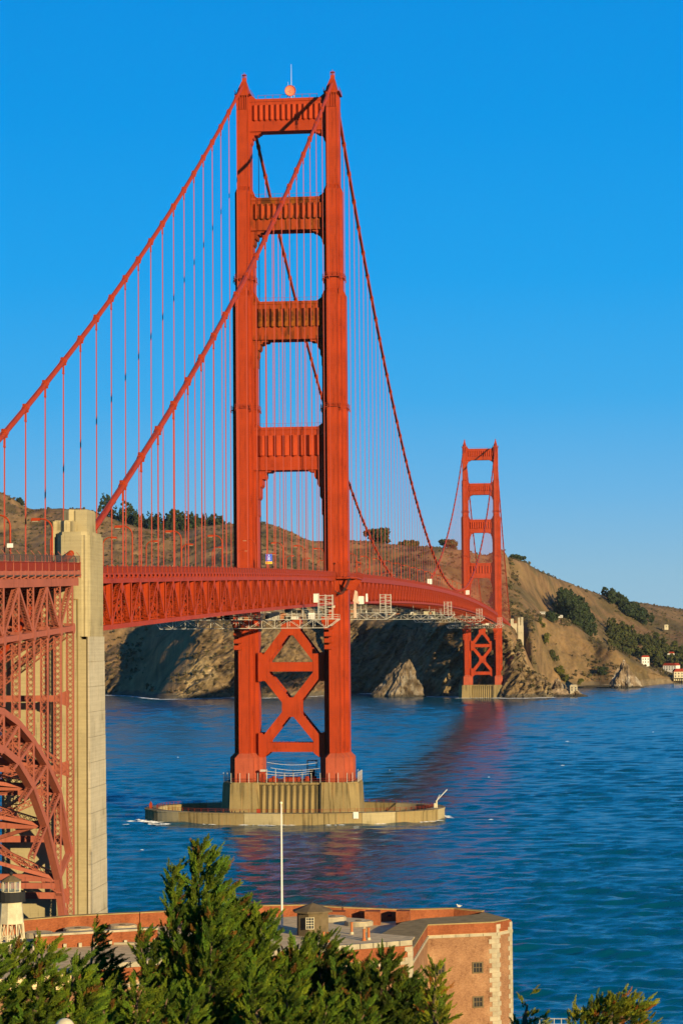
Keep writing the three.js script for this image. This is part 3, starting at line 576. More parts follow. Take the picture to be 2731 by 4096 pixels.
function span(name, label, z0, z1, n, detail) {   // stiffened deck from z0 to z1 with n panels
  const mat = M.steel;
  const t = thing(name, label, 'bridge span'), dz = (z1 - z0) / n, P = Math.abs(dz), zi = i => z0 + dz * i, ang = z => Math.atan((deckY(z + dz) - deckY(z)) / dz);
  for (const [nm, oy0, oy1, x, w] of [['upper_chord', -.85, 0, 13.7, 1.0], ['lower_chord', -CH, -CH + .75, 13.7, 1.0], ['upper_chord', -.85, 0, -13.7, 1.0], ['lower_chord', -CH, -CH + .75, -13.7, 1.0], ['fascia', .02, .55, 14.25, .12], ['fascia', .02, .55, -14.25, .12], ['kerb_rail', .58, .72, 14.2, .2], ['kerb_rail', .58, .72, -14.2, .2], ['hand_rail', 1.66, 1.78, 14.2, .16], ['hand_rail', 1.66, 1.78, -14.2, .16]]) {
    const g = new Geo(); for (let i = 0; i < n; i++) { const a = zi(i), b = zi(i + 1), ya = deckY(a), yb = deckY(b); g.hex([[x - w / 2, ya + oy0, a], [x + w / 2, ya + oy0, a], [x + w / 2, ya + oy1, a], [x - w / 2, ya + oy1, a], [x - w / 2, yb + oy0, b], [x + w / 2, yb + oy0, b], [x + w / 2, yb + oy1, b], [x - w / 2, yb + oy1, b]]); }
    g.build(nm, nm === 'hand_rail' ? M.rail : mat, t);
  }
  const road = new Geo(); for (let i = 0; i < n; i++) { const a = zi(i), b = zi(i + 1), ya = deckY(a) + .3, yb = deckY(b) + .3; road.hex([[-14.1, ya - .25, a], [14.1, ya - .25, a], [14.1, ya, a], [-14.1, ya, a], [-14.1, yb - .25, b], [14.1, yb - .25, b], [14.1, yb, b], [-14.1, yb, b]]); }
  road.build('roadway', M.asphalt, t);
  // verticals: broad webs across the truss; the ones at upper nodes are slimmer
  const vA = new Geo().box(-.42, .42, -CH + .7, -.8, -.06, .06).box(-.5, -.4, -CH + .7, -.8, -.24, .24).box(.4, .5, -CH + .7, -.8, -.24, .24);
  const vAg = vA.geo(), vB = detail ? laced(CH - 1.5, .7, .4, 1.0) : new Geo().box(-.35, .35, 0, CH - 1.5, -.1, .1), vBg = vB.at((x, y, z) => [x, y - CH + .7, z]).geo();
  const gus = new Geo().extrudeXY([[-.6, -.8], [.6, -.8], [.6, -1.9], [.22, -2.5], [-.22, -2.5], [-.6, -1.9]], -.06, .06).at((x, y, z) => [z + 13.7 + .46, y, x]).geo();
  const gusL = new Geo().extrudeXY([[-.7, .7], [.7, .7], [.6, 1.5], [.25, 2.1], [-.25, 2.1], [-.6, 1.5]], -.06, .06).at((x, y, z) => [z + 13.7 + .46, y - CH, x]).geo();
  const L = Math.hypot(P, CH - 1.0), th = Math.atan2(P, CH - 1.0);
  const dg = detail === 2 ? laced(L, .8, .42, .62) : detail === 1 ? laced(L, .8, .42, 1.5, .12) : new Geo().box(-.4, .4, 0, L, -.2, .2);
  if (detail === 2) dg.box(-.38, .38, 0.25, 1.25, -.25, .25);
  const dgg = dg.geo(), west = new Geo(), fb = new Geo();
  for (let i = 0; i <= n; i++) {
    const z = zi(i), y = deckY(z), top = i % 2 === 0;
    const v = mesh('truss_vertical', top ? vBg : vAg, mat, t); v.position.set(13.7, y, z);
    if (detail) { const g = mesh('gusset', top ? gus : gusL, mat, t); g.position.set(0, y, z); }
    west.box(-14.1, -13.3, y - CH + .7, y - .8, z - .1, z + .1);
    if (i < n) {
      const zb = zi(i + 1), yb = deckY(zb), a = ang(z), d = mesh('truss_diagonal', dgg, mat, t), s = Math.sign(dz);
      if (top) { d.position.set(13.7, yb - CH + .5, zb); d.rotation.x = -s * th - a * .5; } else { d.position.set(13.7, y - CH + .5, z); d.rotation.x = s * th - a * .5; }
      const [p, q] = top ? [[z, y - .5], [zb, yb - CH + .5]] : [[z, y - CH + .5], [zb, yb - .5]];
      west.beam([-13.7, p[1], p[0]], [-13.7, q[1], q[0]], .7, .35, [0, 1, 0]);
      fb.beam([top ? -13.2 : 13.2, y - CH + .3, z], [top ? 13.2 : -13.2, yb - CH + .3, zb], .4, .35);
    }
    fb.box(-13.2, 13.2, y - 2.0, y - .3, z - .15, z + .15); fb.box(-13.2, 13.2, y - CH + .1, y - CH + .6, z - .2, z + .2);
    for (const s of [-1, 1]) fb.beam([s * 13.2, y - 2, z], [s * 6, y - CH + .5, z], .3, .3), fb.beam([0, y - 2, z], [s * 6, y - CH + .5, z], .3, .3);
  }
  const st = new Geo(); for (let x = -11; x <= 11; x += 3.6) for (let i = 0; i < n; i++) { const a = zi(i), b = zi(i + 1); st.beam([x, deckY(a) - .3, a], [x, deckY(b) - .3, b], .2, .7); }
  for (const [g, nm] of [[west, 'far_truss'], [fb, 'floor_framing'], [st, 'stringers']]) { const m = g.build(nm, mat, t); m.userData.kind = 'stuff'; }
  // railing: one panel of pickets per bay, a post at each end, a bracket below
  const bays = detail === 2 ? n * 2 : n, bz = (z1 - z0) / bays, B = Math.abs(bz), rp = new Geo();
  if (detail === 2) { for (let k = 0; k < 26; k++) { const z = (k + .5) / 26 * B - B / 2; rp.box(-.02, .02, .72, 1.66, z - .045, z + .045); } } else for (let k = 0; k < 24; k++) { const z = (k + .5) / 24 * B - B / 2; rp.box(-.02, .02, .72, 1.66, z - .07, z + .07); }
  const rg = rp.geo(), po = new Geo().box(-.1, .1, .0, 1.95, -.09, .09).geo(), br = new Geo().box(-.12, .2, -.1, .5, -.07, .07).box(-.02, .05, .12, .42, .1, B * .42).geo();
  const brackets = new Geo();
  for (let i = 0; i < bays; i++) {
    const z = z0 + bz * (i + .5), a = ang(z);
    const p = mesh('railing_panel', rg, M.rail, t); p.position.set(14.2, deckY(z), z); p.rotation.x = -a;
    const q = mesh('railing_post', po, mat, t); q.position.set(14.22, deckY(z0 + bz * i), z0 + bz * i);
    if (detail === 2) { const b = mesh('bracket', br, mat, t); b.position.set(14.26, deckY(z0 + bz * i), z0 + bz * i); }
    for (let k = 0; k < 10; k++) brackets.box(-14.24, -14.18, deckY(z) + .72, deckY(z) + 1.66, z - B / 2 + (k + .5) / 10 * B - B * .025, z - B / 2 + (k + .5) / 10 * B + B * .025);
  }
  const fr = brackets.build('far_railing', M.rail, t); fr.userData.kind = 'stuff';
  return t;
}
span('side_span', 'orange red truss side span between the concrete pylon and near tower', 339, 4, 44, 2);
span('main_span', 'long curving orange red truss main span between the two towers', -4, SPAN + 4, 170, 1);
span('side_span', 'short far side span beyond the distant tower', SPAN - 4, SPAN - 339, 44, 0);

for (const s of [1, -1]) {
  const t = thing('main_cable', s > 0 ? 'thick red main cable nearest the viewer swooping over both towers' : 'thick red main cable on the far left side of the bridge', 'main cable', [0, 0, 0], 0, 'main cables of the bridge');
  const pts = []; for (let z = 341; z >= SPAN - 343; z -= (z > -30 ? 6 : 12)) pts.push([s * 13.6, cableY(z), z]);
  pts.unshift(...[[s * 12.1, 70.2 - .36 * 60 - .4, 402], [s * 12.1, 70.2 - .36 * 30, 372], [s * 12.3, 70.2 - .36 * 12, 354]]);
  const g = new Geo().tube(pts, .5, 10); const gg = g.geo(); mesh('cable', gg, M.steel, t);
  const band = new Geo().cyl(0, 0, -.75, .75, .66, .66, 10).box(-.5, .5, -.2, .2, -.8, .8).geo(), rope = new Geo(); for (const q of [-.27, .27]) rope.box(-.055, .055, 0, 1, q - .055, q + .055); const ropeG = rope.geo();
  const spots = []; for (let k = 1; k <= 21; k++) spots.push(k * 15.24); for (let k = 1; k <= 84; k++) spots.push(-k * 15.388); for (let k = 1; k <= 20; k++) spots.push(SPAN - k * 15.24);
  const hang = new Geo().box(-.12, .12, -2.3, -.6, -.36, -.2).box(-.12, .12, -2.3, -.6, .2, .36).box(-.16, .16, -2.5, -2.25, -.4, .4).geo();
  for (const z of spots) {
    const y = cableY(z), d = deckY(z) + .2, b = mesh('cable_band', band, M.steel, t); b.position.set(s * 13.6, y, z); b.rotation.x = Math.PI / 2 - Math.atan2(cableY(z + 1) - cableY(z - 1), 2);
    if (y - d < 4) continue;
    const h = mesh('hanger_socket', hang, M.steel, t); h.position.set(s * 13.6, y, z);
    const r = mesh('suspender', ropeG, M.rope, t); r.position.set(s * 13.6, d, z); r.scale.y = y - d - 2.2;
  }
  const hl = []; for (let z = 339; z >= SPAN - 300; z -= 10) if (Math.abs(z) > 5) hl.push([s * 13.6 + .45, cableY(z) + 1.35, z]);
  const hm = new Geo().tube(hl.filter(q => q[2] > 0), .02, 4).tube(hl.filter(q => q[2] < 0 && q[2] > SPAN), .02, 4).build('hand_line', M.rope, t); hm.userData.kind = 'stuff';
}

// ---------------------------------------------------------------- street lamps
function lampProto() {
  const t = thing('street_lamp', '', 'street lamp', [0, 0, 0], 0, 'street lamps along the bridge');
  const g = new Geo(); g.tube([[0, 0, 0], [0, 4, 0], [0, 6.6, 0]], .13, 6); g.box(-.22, .22, 0, 1.4, -.2, .2); g.build('post', M.steel, t);
  const pts = []; for (let i = 0; i <= 7; i++) { const a = i / 7 * Math.PI / 2; pts.push([-1.5 * (1 - Math.cos(a)), 6.6 + 1.5 * Math.sin(a), 0]); } pts.push([-2.0, 8.1, 0]); new Geo().tube(pts, .12, 6).build('arm', M.steel, t);
  new Geo().frustum(-3.0, -1.8, -.3, .3, 7.82, -2.9, -1.7, -.22, .22, 8.25).build('lamp_head', M.steel, t); new Geo().box(-2.8, -2.0, 7.74, 7.82, -.22, .22).build('lens', M.cream, t);
  return t;
}
{
  const p = lampProto(); let first = true;
  const put = (x, z, label) => { const y = deckY(Math.min(z, 343)) + .3 - (z > 343 ? (z - 343) * .03 : 0), o = first ? p : dup(p, label); first = false; o.userData.label = label; o.position.set(x, y, z); o.rotation.y = x > 0 ? 0 : Math.PI; };
  [216, 264, 310, 168, 120, 76, 30].sort((a, b) => b - a).forEach((z, i) => put(13.1, z, `curved red street lamp on the near sidewalk, ${ORD[i]} beyond the concrete pylon`));
  put(13.1, 390.5, 'curved red street lamp at the left edge carrying a white sign');
  put(13.1, 367, 'curved red street lamp just left of the concrete pylon');
  [257, 209.6, 162, 115, 67.5, 21].forEach((z, i) => put(-13.1, z, `curved red street lamp on the far sidewalk, ${ORD[i]} before the near tower`));
  for (let i = 0; i < 18; i++) put(13.1, -63.5 - 46.6 * i, `curved red street lamp on near sidewalk, ${ORD[i]} past the near tower`);
  for (let i = 0; i < 18; i++) put(-13.1, -40 - 46.6 * i, `curved red street lamp on far sidewalk, ${ORD[i]} past the near tower`);
}
function signOn(name, label, x, y, z, w, h, mat, cat = 'sign') {
  const t = thing(name, label, cat, [x, y, z]); new Geo().box(-w / 2, w / 2, 0, h, 0, .06).build('board', mat, t); new Geo().box(-.05, .05, -1.2, h + .1, -.1, -.005).build('bracket', M.rail, t); return t;
}
signOn('white_sign', 'small white sign on the left edge lamp post', 13.15, 65.9, 390.75, .8, .55, M.white);
signOn('white_sign', 'white sign board on the deck about halfway along the main span', 12.9, 79.2, -430, 2.2, 2.6, M.white);
signOn('white_sign', 'white sign board on the deck close to the distant tower', 12.9, 80.6, -800, 2.4, 2.8, M.white);
{
  const c = document.createElement('canvas'); c.width = 128; c.height = 200; const x = c.getContext('2d'); x.fillStyle = '#2b49b8'; x.fillRect(0, 0, 128, 148); x.fillStyle = '#e8a818'; x.fillRect(0, 148, 128, 52);
  x.fillStyle = '#fff'; x.font = 'bold 26px sans-serif'; x.textAlign = 'center'; x.fillText('45', 64, 32); x.font = 'bold 20px sans-serif'; x.fillText('SPEED', 64, 66); x.fillText('LIMIT', 64, 94); x.fillText('AHEAD', 64, 122); x.fillStyle = '#402800'; x.fillText('TOLL', 64, 182);
  const tx = new THREE.CanvasTexture(c); tx.colorSpace = THREE.SRGBColorSpace;
  const t = thing('road_sign', 'blue and yellow road sign in front of the near tower legs', 'sign', [-5.5, deckY(10) + .3, 10]);
  new Geo().box(-.08, .08, 0, 7.2, -.18, -.06).build('pole', M.steel, t); new Geo().box(-.98, .98, 4.0, 7.0, -.05, .0).build('back', M.scaf, t);
  const pg = new THREE.PlaneGeometry(1.9, 2.9).translate(0, 5.5, .012); mesh('face', pg, new THREE.MeshStandardMaterial({ map: tx, roughness: .6 }), t);
}

// ---------------------------------------------------------------- work platforms under the deck
function traveller(label, z, y, x0, x1, seed, extra) {
  const t = thing('work_platform', label, 'work platform', [0, 0, 0], 0, 'white work platforms slung under the deck'), h = 2.4, r = rng(seed), bw = 3.3, n = Math.round((x1 - x0) / bw), w = (x1 - x0) / n;
  for (const zz of [-2.2, 2.2]) {
    const g = new Geo(); g.box(x0 - 1.6, x1 - .2, y + h - .16, y + h, z + zz - .1, z + zz + .1).box(x0, x1 - 3, y, y + .16, z + zz - .1, z + zz + .1).beam([x1 - 3, y + .08, z + zz], [x1 - .2, y + h - .08, z + zz], .16, .16).beam([x0, y + .08, z + zz], [x0 - 1.6, y + h - .08, z + zz], .16, .16);
    g.build('chord', M.scaf, t);
    for (let i = 0; i < n; i++) { const a = x0 + w * i; const gg = new Geo().box(a - .07, a + .07, y + .16, y + h - .16, z + zz - .07, z + zz + .07); gg.beam(i % 2 ? [a, y + .1, z + zz] : [a, y + h - .1, z + zz], i % 2 ? [a + w, y + h - .1, z + zz] : [a + w, y + .1, z + zz], .11, .11); gg.build('web_bar', M.scaf, t); }
  }
  const d = new Geo().box(x0, x1 - 1, y + h * .2, y + h * .2 + .08, z - 2.1, z + 2.1); d.build('floor', M.wood, t);
  const rl = new Geo(); for (let x = x0; x < x1; x += 1.65) for (const zz of [-2.15, 2.15]) rl.box(x - .03, x + .03, y + h, y + h + 1.1, z + zz - .03, z + zz + .03); for (const zz of [-2.15, 2.15]) for (const hh of [.55, 1.1]) rl.box(x0, x1 - .2, y + h + hh - .03, y + h + hh + .03, z + zz - .03, z + zz + .03);
  const rm = rl.build('guard_rail', M.scaf, t); rm.userData.kind = 'stuff';
  // scaffold tower on the near end
  const sc = new Geo(); for (const a of [x1 - 5.4, x1 - 3.6, x1 - 1.8]) for (const zz of [-1.6, 0, 1.6]) sc.box(a - .05, a + .05, y + h, y + h + 6.2, z + zz - .05, z + zz + .05);
  for (let k = 0; k <= 6; k++) for (const zz of [-1.6, 1.6]) { sc.box(x1 - 5.4, x1 - 1.8, y + h + k - .04, y + h + k + .04, z + zz - .04, z + zz + .04); if (k < 6) sc.beam([x1 - (k % 2 ? 5.4 : 1.8), y + h + k, z + zz], [x1 - (k % 2 ? 1.8 : 5.4), y + h + k + 1, z + zz], .05, .05); }
  const sm = sc.build('scaffold_tower', M.scaf, t); sm.userData.kind = 'stuff';
  for (let k = 0; k < extra; k++) { const x = lerp(x0 + 8, x1 - 7, r()), a = .5 + r() * 1.2, hh = .5 + r() * 1.4, mt = [M.white, M.cream, M.terra, M.scaf, M.dark][Math.floor(r() * 5)]; const b = new Geo().box(x - a, x + a, y + h + .02, y + h + hh, z - .8 + r() * 1.2, z + 1.2); b.build('crate', mt, t); }
  const cl = new Geo(); for (let k = 0; k < 70; k++) { const x = lerp(x0 + 2, x1 - 6, r()), zz = z + (r() - .5) * 3.8, hh = 1 + r() * 2.2; if (r() < .6) cl.box(x - .035, x + .035, y + h, y + h + hh, zz - .035, zz + .035); else cl.box(x, x + 1 + r() * 3, y + h + hh * .8, y + h + hh * .8 + .06, zz - .03, zz + .03); }
  const cm = cl.build('scaffold_poles', M.scaf, t); cm.userData.kind = 'stuff';
  const hg = new Geo(); for (const x of [-12, -4, 4, 12]) hg.box(x - .08, x + .08, y + h, deckY(z) - CH, z - .08, z + .08); hg.build('hanger', M.scaf, t);
}
traveller('long white lattice work platform under the deck in front of near tower', 95, 56.3, -22, 24.4, 1, 16);
traveller('white lattice work platform just past the near tower', -90, 59.7, -22, 24, 2, 12);
traveller('white lattice work platform in the middle of the main span, third from the near tower', -440, 62.2, -22, 24.6, 3, 12);
traveller('white lattice work platform second from the distant tower', -800, 62.8, -21, 24, 4, 12);
traveller('lowest white lattice work platform in front of the distant tower', -1180, 60.0, -22, 23.6, 5, 12);
{
  const t = thing('tarpaulin', 'tall white tarpaulin hung beside the deck at the near tower', 'tarpaulin', [12.9, 62.6, 9.5]); const g = new Geo(), r = rng(8);
  for (let k = 0; k < 9; k++) { const y0 = k * .98, a = .03 * (r() - .5), b = .06 * r(); g.hex([[-.95 + a, y0, -.5], [-.1, y0, -.6], [-.05, y0 + .95, -.6], [-.9 - a, y0 + .95, -.5], [-.95, y0, .5 + b], [-.08, y0, .62], [-.1, y0 + .95, .62 - b], [-.9, y0 + .95, .5]]); }
  g.build('sheet', M.tarp, t); const g2 = new Geo(); for (let k = 0; k < 9; k++) { const y0 = k * .98, b = .08 * r(); g2.hex([[.15, y0, -.5], [1.05, y0, -.5 + b], [1.05, y0 + .95, -.5], [.2, y0 + .95, -.5], [.15, y0, .6], [1.0, y0, .5 + b], [1.02, y0 + .95, .5], [.18, y0 + .95, .62]]); } g2.build('sheet', M.tarp, t); new Geo().box(-1.3, 1.3, 8.85, 9.35, -.7, .75).build('head_board', M.cream, t);
  const u = thing('tarpaulin', 'pink white tarpaulin hanging on the right side of the near tower leg', 'tarpaulin', [19.2, 63.6, 1]); new Geo().hex([[-.7, 1, -.3], [.9, .2, -.3], [.6, 3.9, -.3], [-.1, 4.3, -.3], [-.75, 1, .3], [.95, .2, .3], [.6, 3.9, .35], [-.1, 4.3, .35]]).hex([[-.5, -4, -.2], [.3, -4, -.2], [.2, 1, -.2], [-.5, 1.2, -.2], [-.5, -4, .2], [.3, -4, .2], [.2, 1, .2], [-.5, 1.2, .2]]).build('sheet', M.tarp, u);
  const w = thing('white_tank', 'small white box hung on the truss left of the near tower', 'box', [14.5, 63.4, 62]); new Geo().box(-.7, .7, 0, 2.3, -.5, .5).build('body', M.white, w); new Geo().box(-.8, .8, 2.3, 2.45, -.6, .6).build('lid', M.scaf, w);
  const w2 = thing('white_tank', 'white upright tank on the main span lower chord nearest the near tower', 'tank', [14.8, 64.6, -62]); new Geo().box(-.9, .9, 0, 2.6, -.6, .6).build('body', M.white, w2); new Geo().cyl(1.8, 0, .8, 3.4, .45, .35, 8).build('bottle', M.white, w2);
  const pf = thing('side_platform', 'red railed side platform around the right leg of the near tower', 'platform', [0, deckY(0), 0]);
  new Geo().box(14.4, 20.6, -.45, -.1, -9.6, 9.6).build('floor', M.steel, pf);
  for (const z of [-9.5, 9.5]) for (let k = 0; k < 7; k++) new Geo().box(14.8 + k * .95, 14.92 + k * .95, -.1, 1.5, z - .06, z + .06).build('post', M.rail, pf);
  for (let k = 0; k < 19; k++) new Geo().box(20.45, 20.57, -.1, 1.5, -9.4 + k * 1.04, -9.28 + k * 1.04).build('post', M.rail, pf);
  const rr = new Geo(); for (const h of [.7, 1.45]) { rr.box(14.5, 20.55, h, h + .09, 9.46, 9.55).box(14.5, 20.55, h, h + .09, -9.55, -9.46).box(20.46, 20.55, h, h + .09, -9.5, 9.5); } rr.build('rail', M.rail, pf);
  for (let k = 0; k < 5; k++) { const z = -7.6 + k * 3.8; new Geo().extrudeXY([[17.3, -3.6], [18.2, -3.4], [20.4, -.5], [14.5, -.5], [14.5, -1.4]], z - .15, z + .15).build('bracket', M.steel, pf); }
  for (const [x, z] of [[15, 9.4], [18, 9.4], [20.4, 9.3], [20.4, 4], [20.4, -2]]) { new Geo().cyl(x, z, 1.5, 4.3, .07, .06, 6).build('lamp_pole', M.steel, pf); mesh('lamp_globe', new THREE.SphereGeometry(.28, 10, 8).translate(x, 4.5, z), M.steel, pf); }
  const cb = thing('cable_bundle', 'black cable bundle sagging under the side platform', 'cables', [16.2, 66.5, 9.6]); for (const q of [0, .35, .7]) { const p = []; for (let i = 0; i <= 12; i++) { const f = i / 12; p.push([lerp(-2.4, 1.8 + q, f), 4.6 - Math.sin(f * Math.PI) * (2.2 + q) - (1 - f) * 3.4 + q * .3, q * .4]); } new Geo().tube(p, .12, 6).build('cable', M.black, cb); }
}

// ---------------------------------------------------------------- concrete pylon, arch and approach deck
function pylon(label, z0, flip) {
  const t = thing('concrete_pylon', label, 'bridge pylon', [0, 0, z0], flip ? Math.PI : 0); const X0 = 2.2, X1 = 15.1;
  for (const s of [1, -1]) {
    const b = (x0, x1, y0, y1, za, zb, nm, m = M.conc) => new Geo().box(Math.min(x0 * s, x1 * s), Math.max(x0 * s, x1 * s), y0, y1, za, zb).build(nm, m, t);
    for (let k = 0; k < 14; k++) { const y0 = 3.2 + k * 3.66, y1 = y0 + 3.62, w = k * .035; b(14.98, 15.62 - w, y0, y1, -5.6, 5.25, 'concrete_lift', M.concPale); }   // outer wall, one cast lift above another
    b(14.8, 15.08, 3, 54.4, -5.5, 5.1, 'joint_core', M.pier);
    b(X0, 14.86, 0, 54, -5.4, 5.0, 'shaft');
    b(8.2, 13.8, 54, 61, -5.3, 4.95, 'shaft_head');
    // upper shaft beside the roadway with fluted, chamfered corners
    const ch = (p, y0, y1, nm) => new Geo().prism(p.map(q => [q[0] * s, q[1]]), y0, y1).build(nm, M.conc, t);
    ch([[11.0, 4.9], [14.0, 4.9], [14.25, 4.6], [14.5, 4.7], [14.8, 4.4], [15.1, 3.8], [15.1, -5], [10.3, -5], [10.3, 4.1]], 54.4, 69.2, 'upper_shaft');
    ch([[11.1, 4.7], [13.9, 4.7], [14.7, 4.2], [14.9, 3.6], [14.9, -4.8], [10.5, -4.8], [10.5, 4.0]], 69.2, 69.7, 'cap');
    ch([[10.5, 1.0], [11.4, 1.6], [12.0, .9], [12.3, 1.1], [14.0, 1.1], [14.0, -4.9], [10.5, -4.9]], 69.0, 73.0, 'tall_block'); ch([[10.6, .8], [11.4, 1.4], [12.0, .75], [13.9, .8], [13.9, -4.7], [10.6, -4.7]], 73.0, 73.15, 'block_cap');
    ch([[9.5, 3.6], [9.9, 3.0], [10.5, 3.0], [11.2, 3.8], [11.9, 3.0], [12.3, 3.2], [12.3, -4], [9.5, -4]], 62.5, 71.3, 'stepped_block'); ch([[9.7, 3.3], [10.5, 2.8], [11.2, 3.5], [12.2, 3.0], [12.2, -3.8], [9.7, -3.8]], 71.3, 71.45, 'block_cap');
    // raised panel border on the face towards the arch
    b(11.15, 11.3, 45, 60, 4.98, 5.12, 'panel_border', M.pier); b(13.4, 13.55, 0, 59.9, 4.98, 5.1, 'panel_border', M.pier); b(11.3, 13.4, 59.75, 59.9, 4.98, 5.12, 'panel_border', M.pier);
  }
  b2(t);
  function b2(t) { new Geo().box(-2.2, 2.2, 44, 54, -3, 3).build('cross_wall', M.conc, t); }
  return t;
}
pylon('tall weathered concrete pylon at left where the arch meets the side span', 347.6, false);
{
  const t = thing('concrete_pylon', 'small distant concrete pylon on the cliff right of the distant tower', 'bridge pylon', [0, 0, -1652]);
  for (const [x0, x1, y0, y1, z0, z1] of [[14.2, 17.2, 48, 70.8, -5, 2], [17.2, 20.5, 44, 66, -5, 1], [21.6, 23.6, 40, 72, -14, -6], [24.6, 26.6, 38, 72.4, -14, -6], [21.4, 26.8, 36, 64, -14.5, -5.5], [-17.2, -13.2, 48, 70.8, -5, 2]]) new Geo().box(x0, x1, y0, y1, z0, z1).build('block', M.concPale, t);
  for (let k = 0; k < 4; k++) new Geo().box(23.7, 24.5, 66 - k * 5, 67.2 - k * 5, -12, -7).build('cross_beam', M.conc, t);
  for (let k = 0; k < 3; k++) new Geo().box(17.4 + k, 17.6 + k, 66, 69.5 - k * .6, -3.2, -3).build('post', M.redroof, t);
}
const AY = z => 62.9 - (z - 353) * .028;          // top of the approach stringer
{
  const t = thing('arch_span', 'pale red laced steel arch span over the brick fort at left', 'bridge arch'), m = M.pale, n = 11, p = 7.85, z0 = 357.3;
  const zs = i => z0 + p * i, mid = z0 + p * 6, up = z => 45.9 - .0071 * (408 - z) ** 2, lo = z => 41 - .00167 * Math.abs(408 - z) ** 2.5, ch = z => AY(z) - 7.2 - (z - 357) * .012;
  const place = (g, A, B, x, name) => { const o = mesh(name, g, m, t), a = V(0, A[1], A[0]), d = V(0, B[1] - A[1], B[0] - A[0]); o.position.set(x, A[1], A[0]); o.rotation.x = Math.atan2(d.z, d.y); return o; };
  const len = (A, B) => Math.hypot(A[0] - B[0], A[1] - B[1]);
  // a box member with round hand holes on the broad faces
  const holed = (L, w, h) => { const g = new Geo().box(-w / 2, w / 2, 0, L, -h / 2, h / 2); for (let y = 1.2; y < L - .8; y += 1.9) { g.box(-.09, .09, y - .2, y + .2, h / 2, h / 2 + .012); } return g; };
  const cache = {}, lac = (L, w, h, pitch) => { const k = [L.toFixed(1), w, h, pitch].join(); return cache[k] ||= laced(L, w, h, pitch, .11).geo(); };
  for (const x of [13.4, -13.4]) {
    const near = x > 0, xw = .95;
    for (let i = 0; i <= n; i++) {
      const z = zs(i), top = ch(z), a = i === 0 ? 3 : up(z) + .6, b = i === 0 ? 3 : lo(z);
      place(lac(top - a, xw, .75, .8), [z, a], [z, top], x, 'spandrel_post');
      if (i > 0 && near) place(lac(up(z) - lo(z) - .5, xw * .9, .6, .8), [z, lo(z) + .3], [z, up(z)], x, 'arch_web_post');
      // deck truss above the lower chord
      place(lac(AY(z) - top - .3, xw * .8, .55, .75), [z, top], [z, AY(z) - .4], x, 'deck_post');
      if (i < n) {
        const z2 = zs(i + 1), A = i % 2 ? [z, top + .2] : [z, AY(z) - 1.0], B = i % 2 ? [z2, AY(z2) - 1.0] : [z2, ch(z2) + .2]; place(lac(len(A, B), xw * .75, .5, .62), A, B, x, 'deck_diagonal');
        if (i > 0) {
          place(new Geo().box(-xw / 2, xw / 2, 0, len([z, up(z)], [z2, up(z2)]), -.45, .45).geo(), [z, up(z)], [z2, up(z2)], x, 'arch_upper_rib');
          place(holed(len([z, lo(z)], [z2, lo(z2)]), xw, 1.0).geo(), [z, lo(z)], [z2, lo(z2)], x, 'arch_lower_rib');
          if (near) place(lac(len([z, lo(z)], [z2, up(z2)]) - .8, xw * .8, .5, .8), i < 6 ? [z, up(z) - .2] : [z, lo(z)], i < 6 ? [z2, lo(z2)] : [z2, up(z2) - .2], x, 'arch_web_diagonal');
        } else {
          place(new Geo().box(-xw / 2, xw / 2, 0, len([z + .6, 23.5], [z2, up(z2)]), -.45, .45).geo(), [z + .6, 23.5], [z2, up(z2)], x, 'arch_upper_rib');
          place(holed(len([z + 3.6, 12.5], [z2, lo(z2)]), xw, 1.0).geo(), [z + 3.6, 12.5], [z2, lo(z2)], x, 'arch_lower_rib');
          place(holed(len([z + .4, 24], [z2 - .3, lo(z2)]), xw * .8, .6).geo(), [z2 - .3, lo(z2)], [z + .4, 24], x, 'arch_web_diagonal');
          place(holed(len([z + .5, 12], [z2 - .5, lo(z2) - 2]), xw * .8, .5).geo(), [z + .5, 12], [z2 - .5, lo(z2) - 2], x, 'arch_web_diagonal');
        }
        // lower chord of the deck truss, with bulging node plates
        place(new Geo().box(-.55, .55, 0, len([z, top], [z2, ch(z2)]), -.38, .38).geo(), [z, top], [z2, ch(z2)], x, 'deck_lower_chord');
      }
      new Geo().cyl(0, 0, -.6, .6, .95, .95, 8, .39).at((a2, b2, c2) => [b2 + x, c2 * .85 + top, a2 + z]).build('node_plate', m, t);
    }
  }
  const tp = new Geo(); for (const x of [13.4, -13.4]) { const a = z0 - 3.4, b = zs(n); tp.hex([[x - .5, AY(a) - 1.1, a], [x + .5, AY(a) - 1.1, a], [x + .5, AY(a), a], [x - .5, AY(a), a], [x - .5, AY(b) - 1.1, b], [x + .5, AY(b) - 1.1, b], [x + .5, AY(b), b], [x - .5, AY(b), b]]); }
  tp.build('deck_upper_chord', m, t);
  // cross frames between the two arches: struts and crossed laced diagonals, node by node
  for (let i = 0; i <= n; i++) {
    const z = zs(i), yb = i ? up(z) : 26, yt = ch(z);
    const lev = i === 0 ? [yt - 10, yt - 20, yt - 30, yt - 38] : [Math.max(yb, lo(z) + 1)];
    if (i === 0) for (const y of lev) { new Geo().box(-13, 13, y - .45, y + .45, z - .25, z + .25).build('cross_strut', m, t); new Geo().extrudeXY([[13.2, y - 1.2], [11.6, y - .6], [11.6, y + .6], [13.2, y + 1.2]], z - .3, z + .3).build('gusset', m, t); }
    else new Geo().box(-13, 13, yb - .5, yb + .4, z - .4, z + .4).build('cross_strut', m, t);
    if (i) new Geo().box(-13, 13, lo(z) - .5, lo(z) + .5, z - .4, z + .4).build('cross_strut', m, t);
    new Geo().box(-13, 13, yt - .4, yt + .35, z - .25, z + .25).build('cross_strut', m, t);
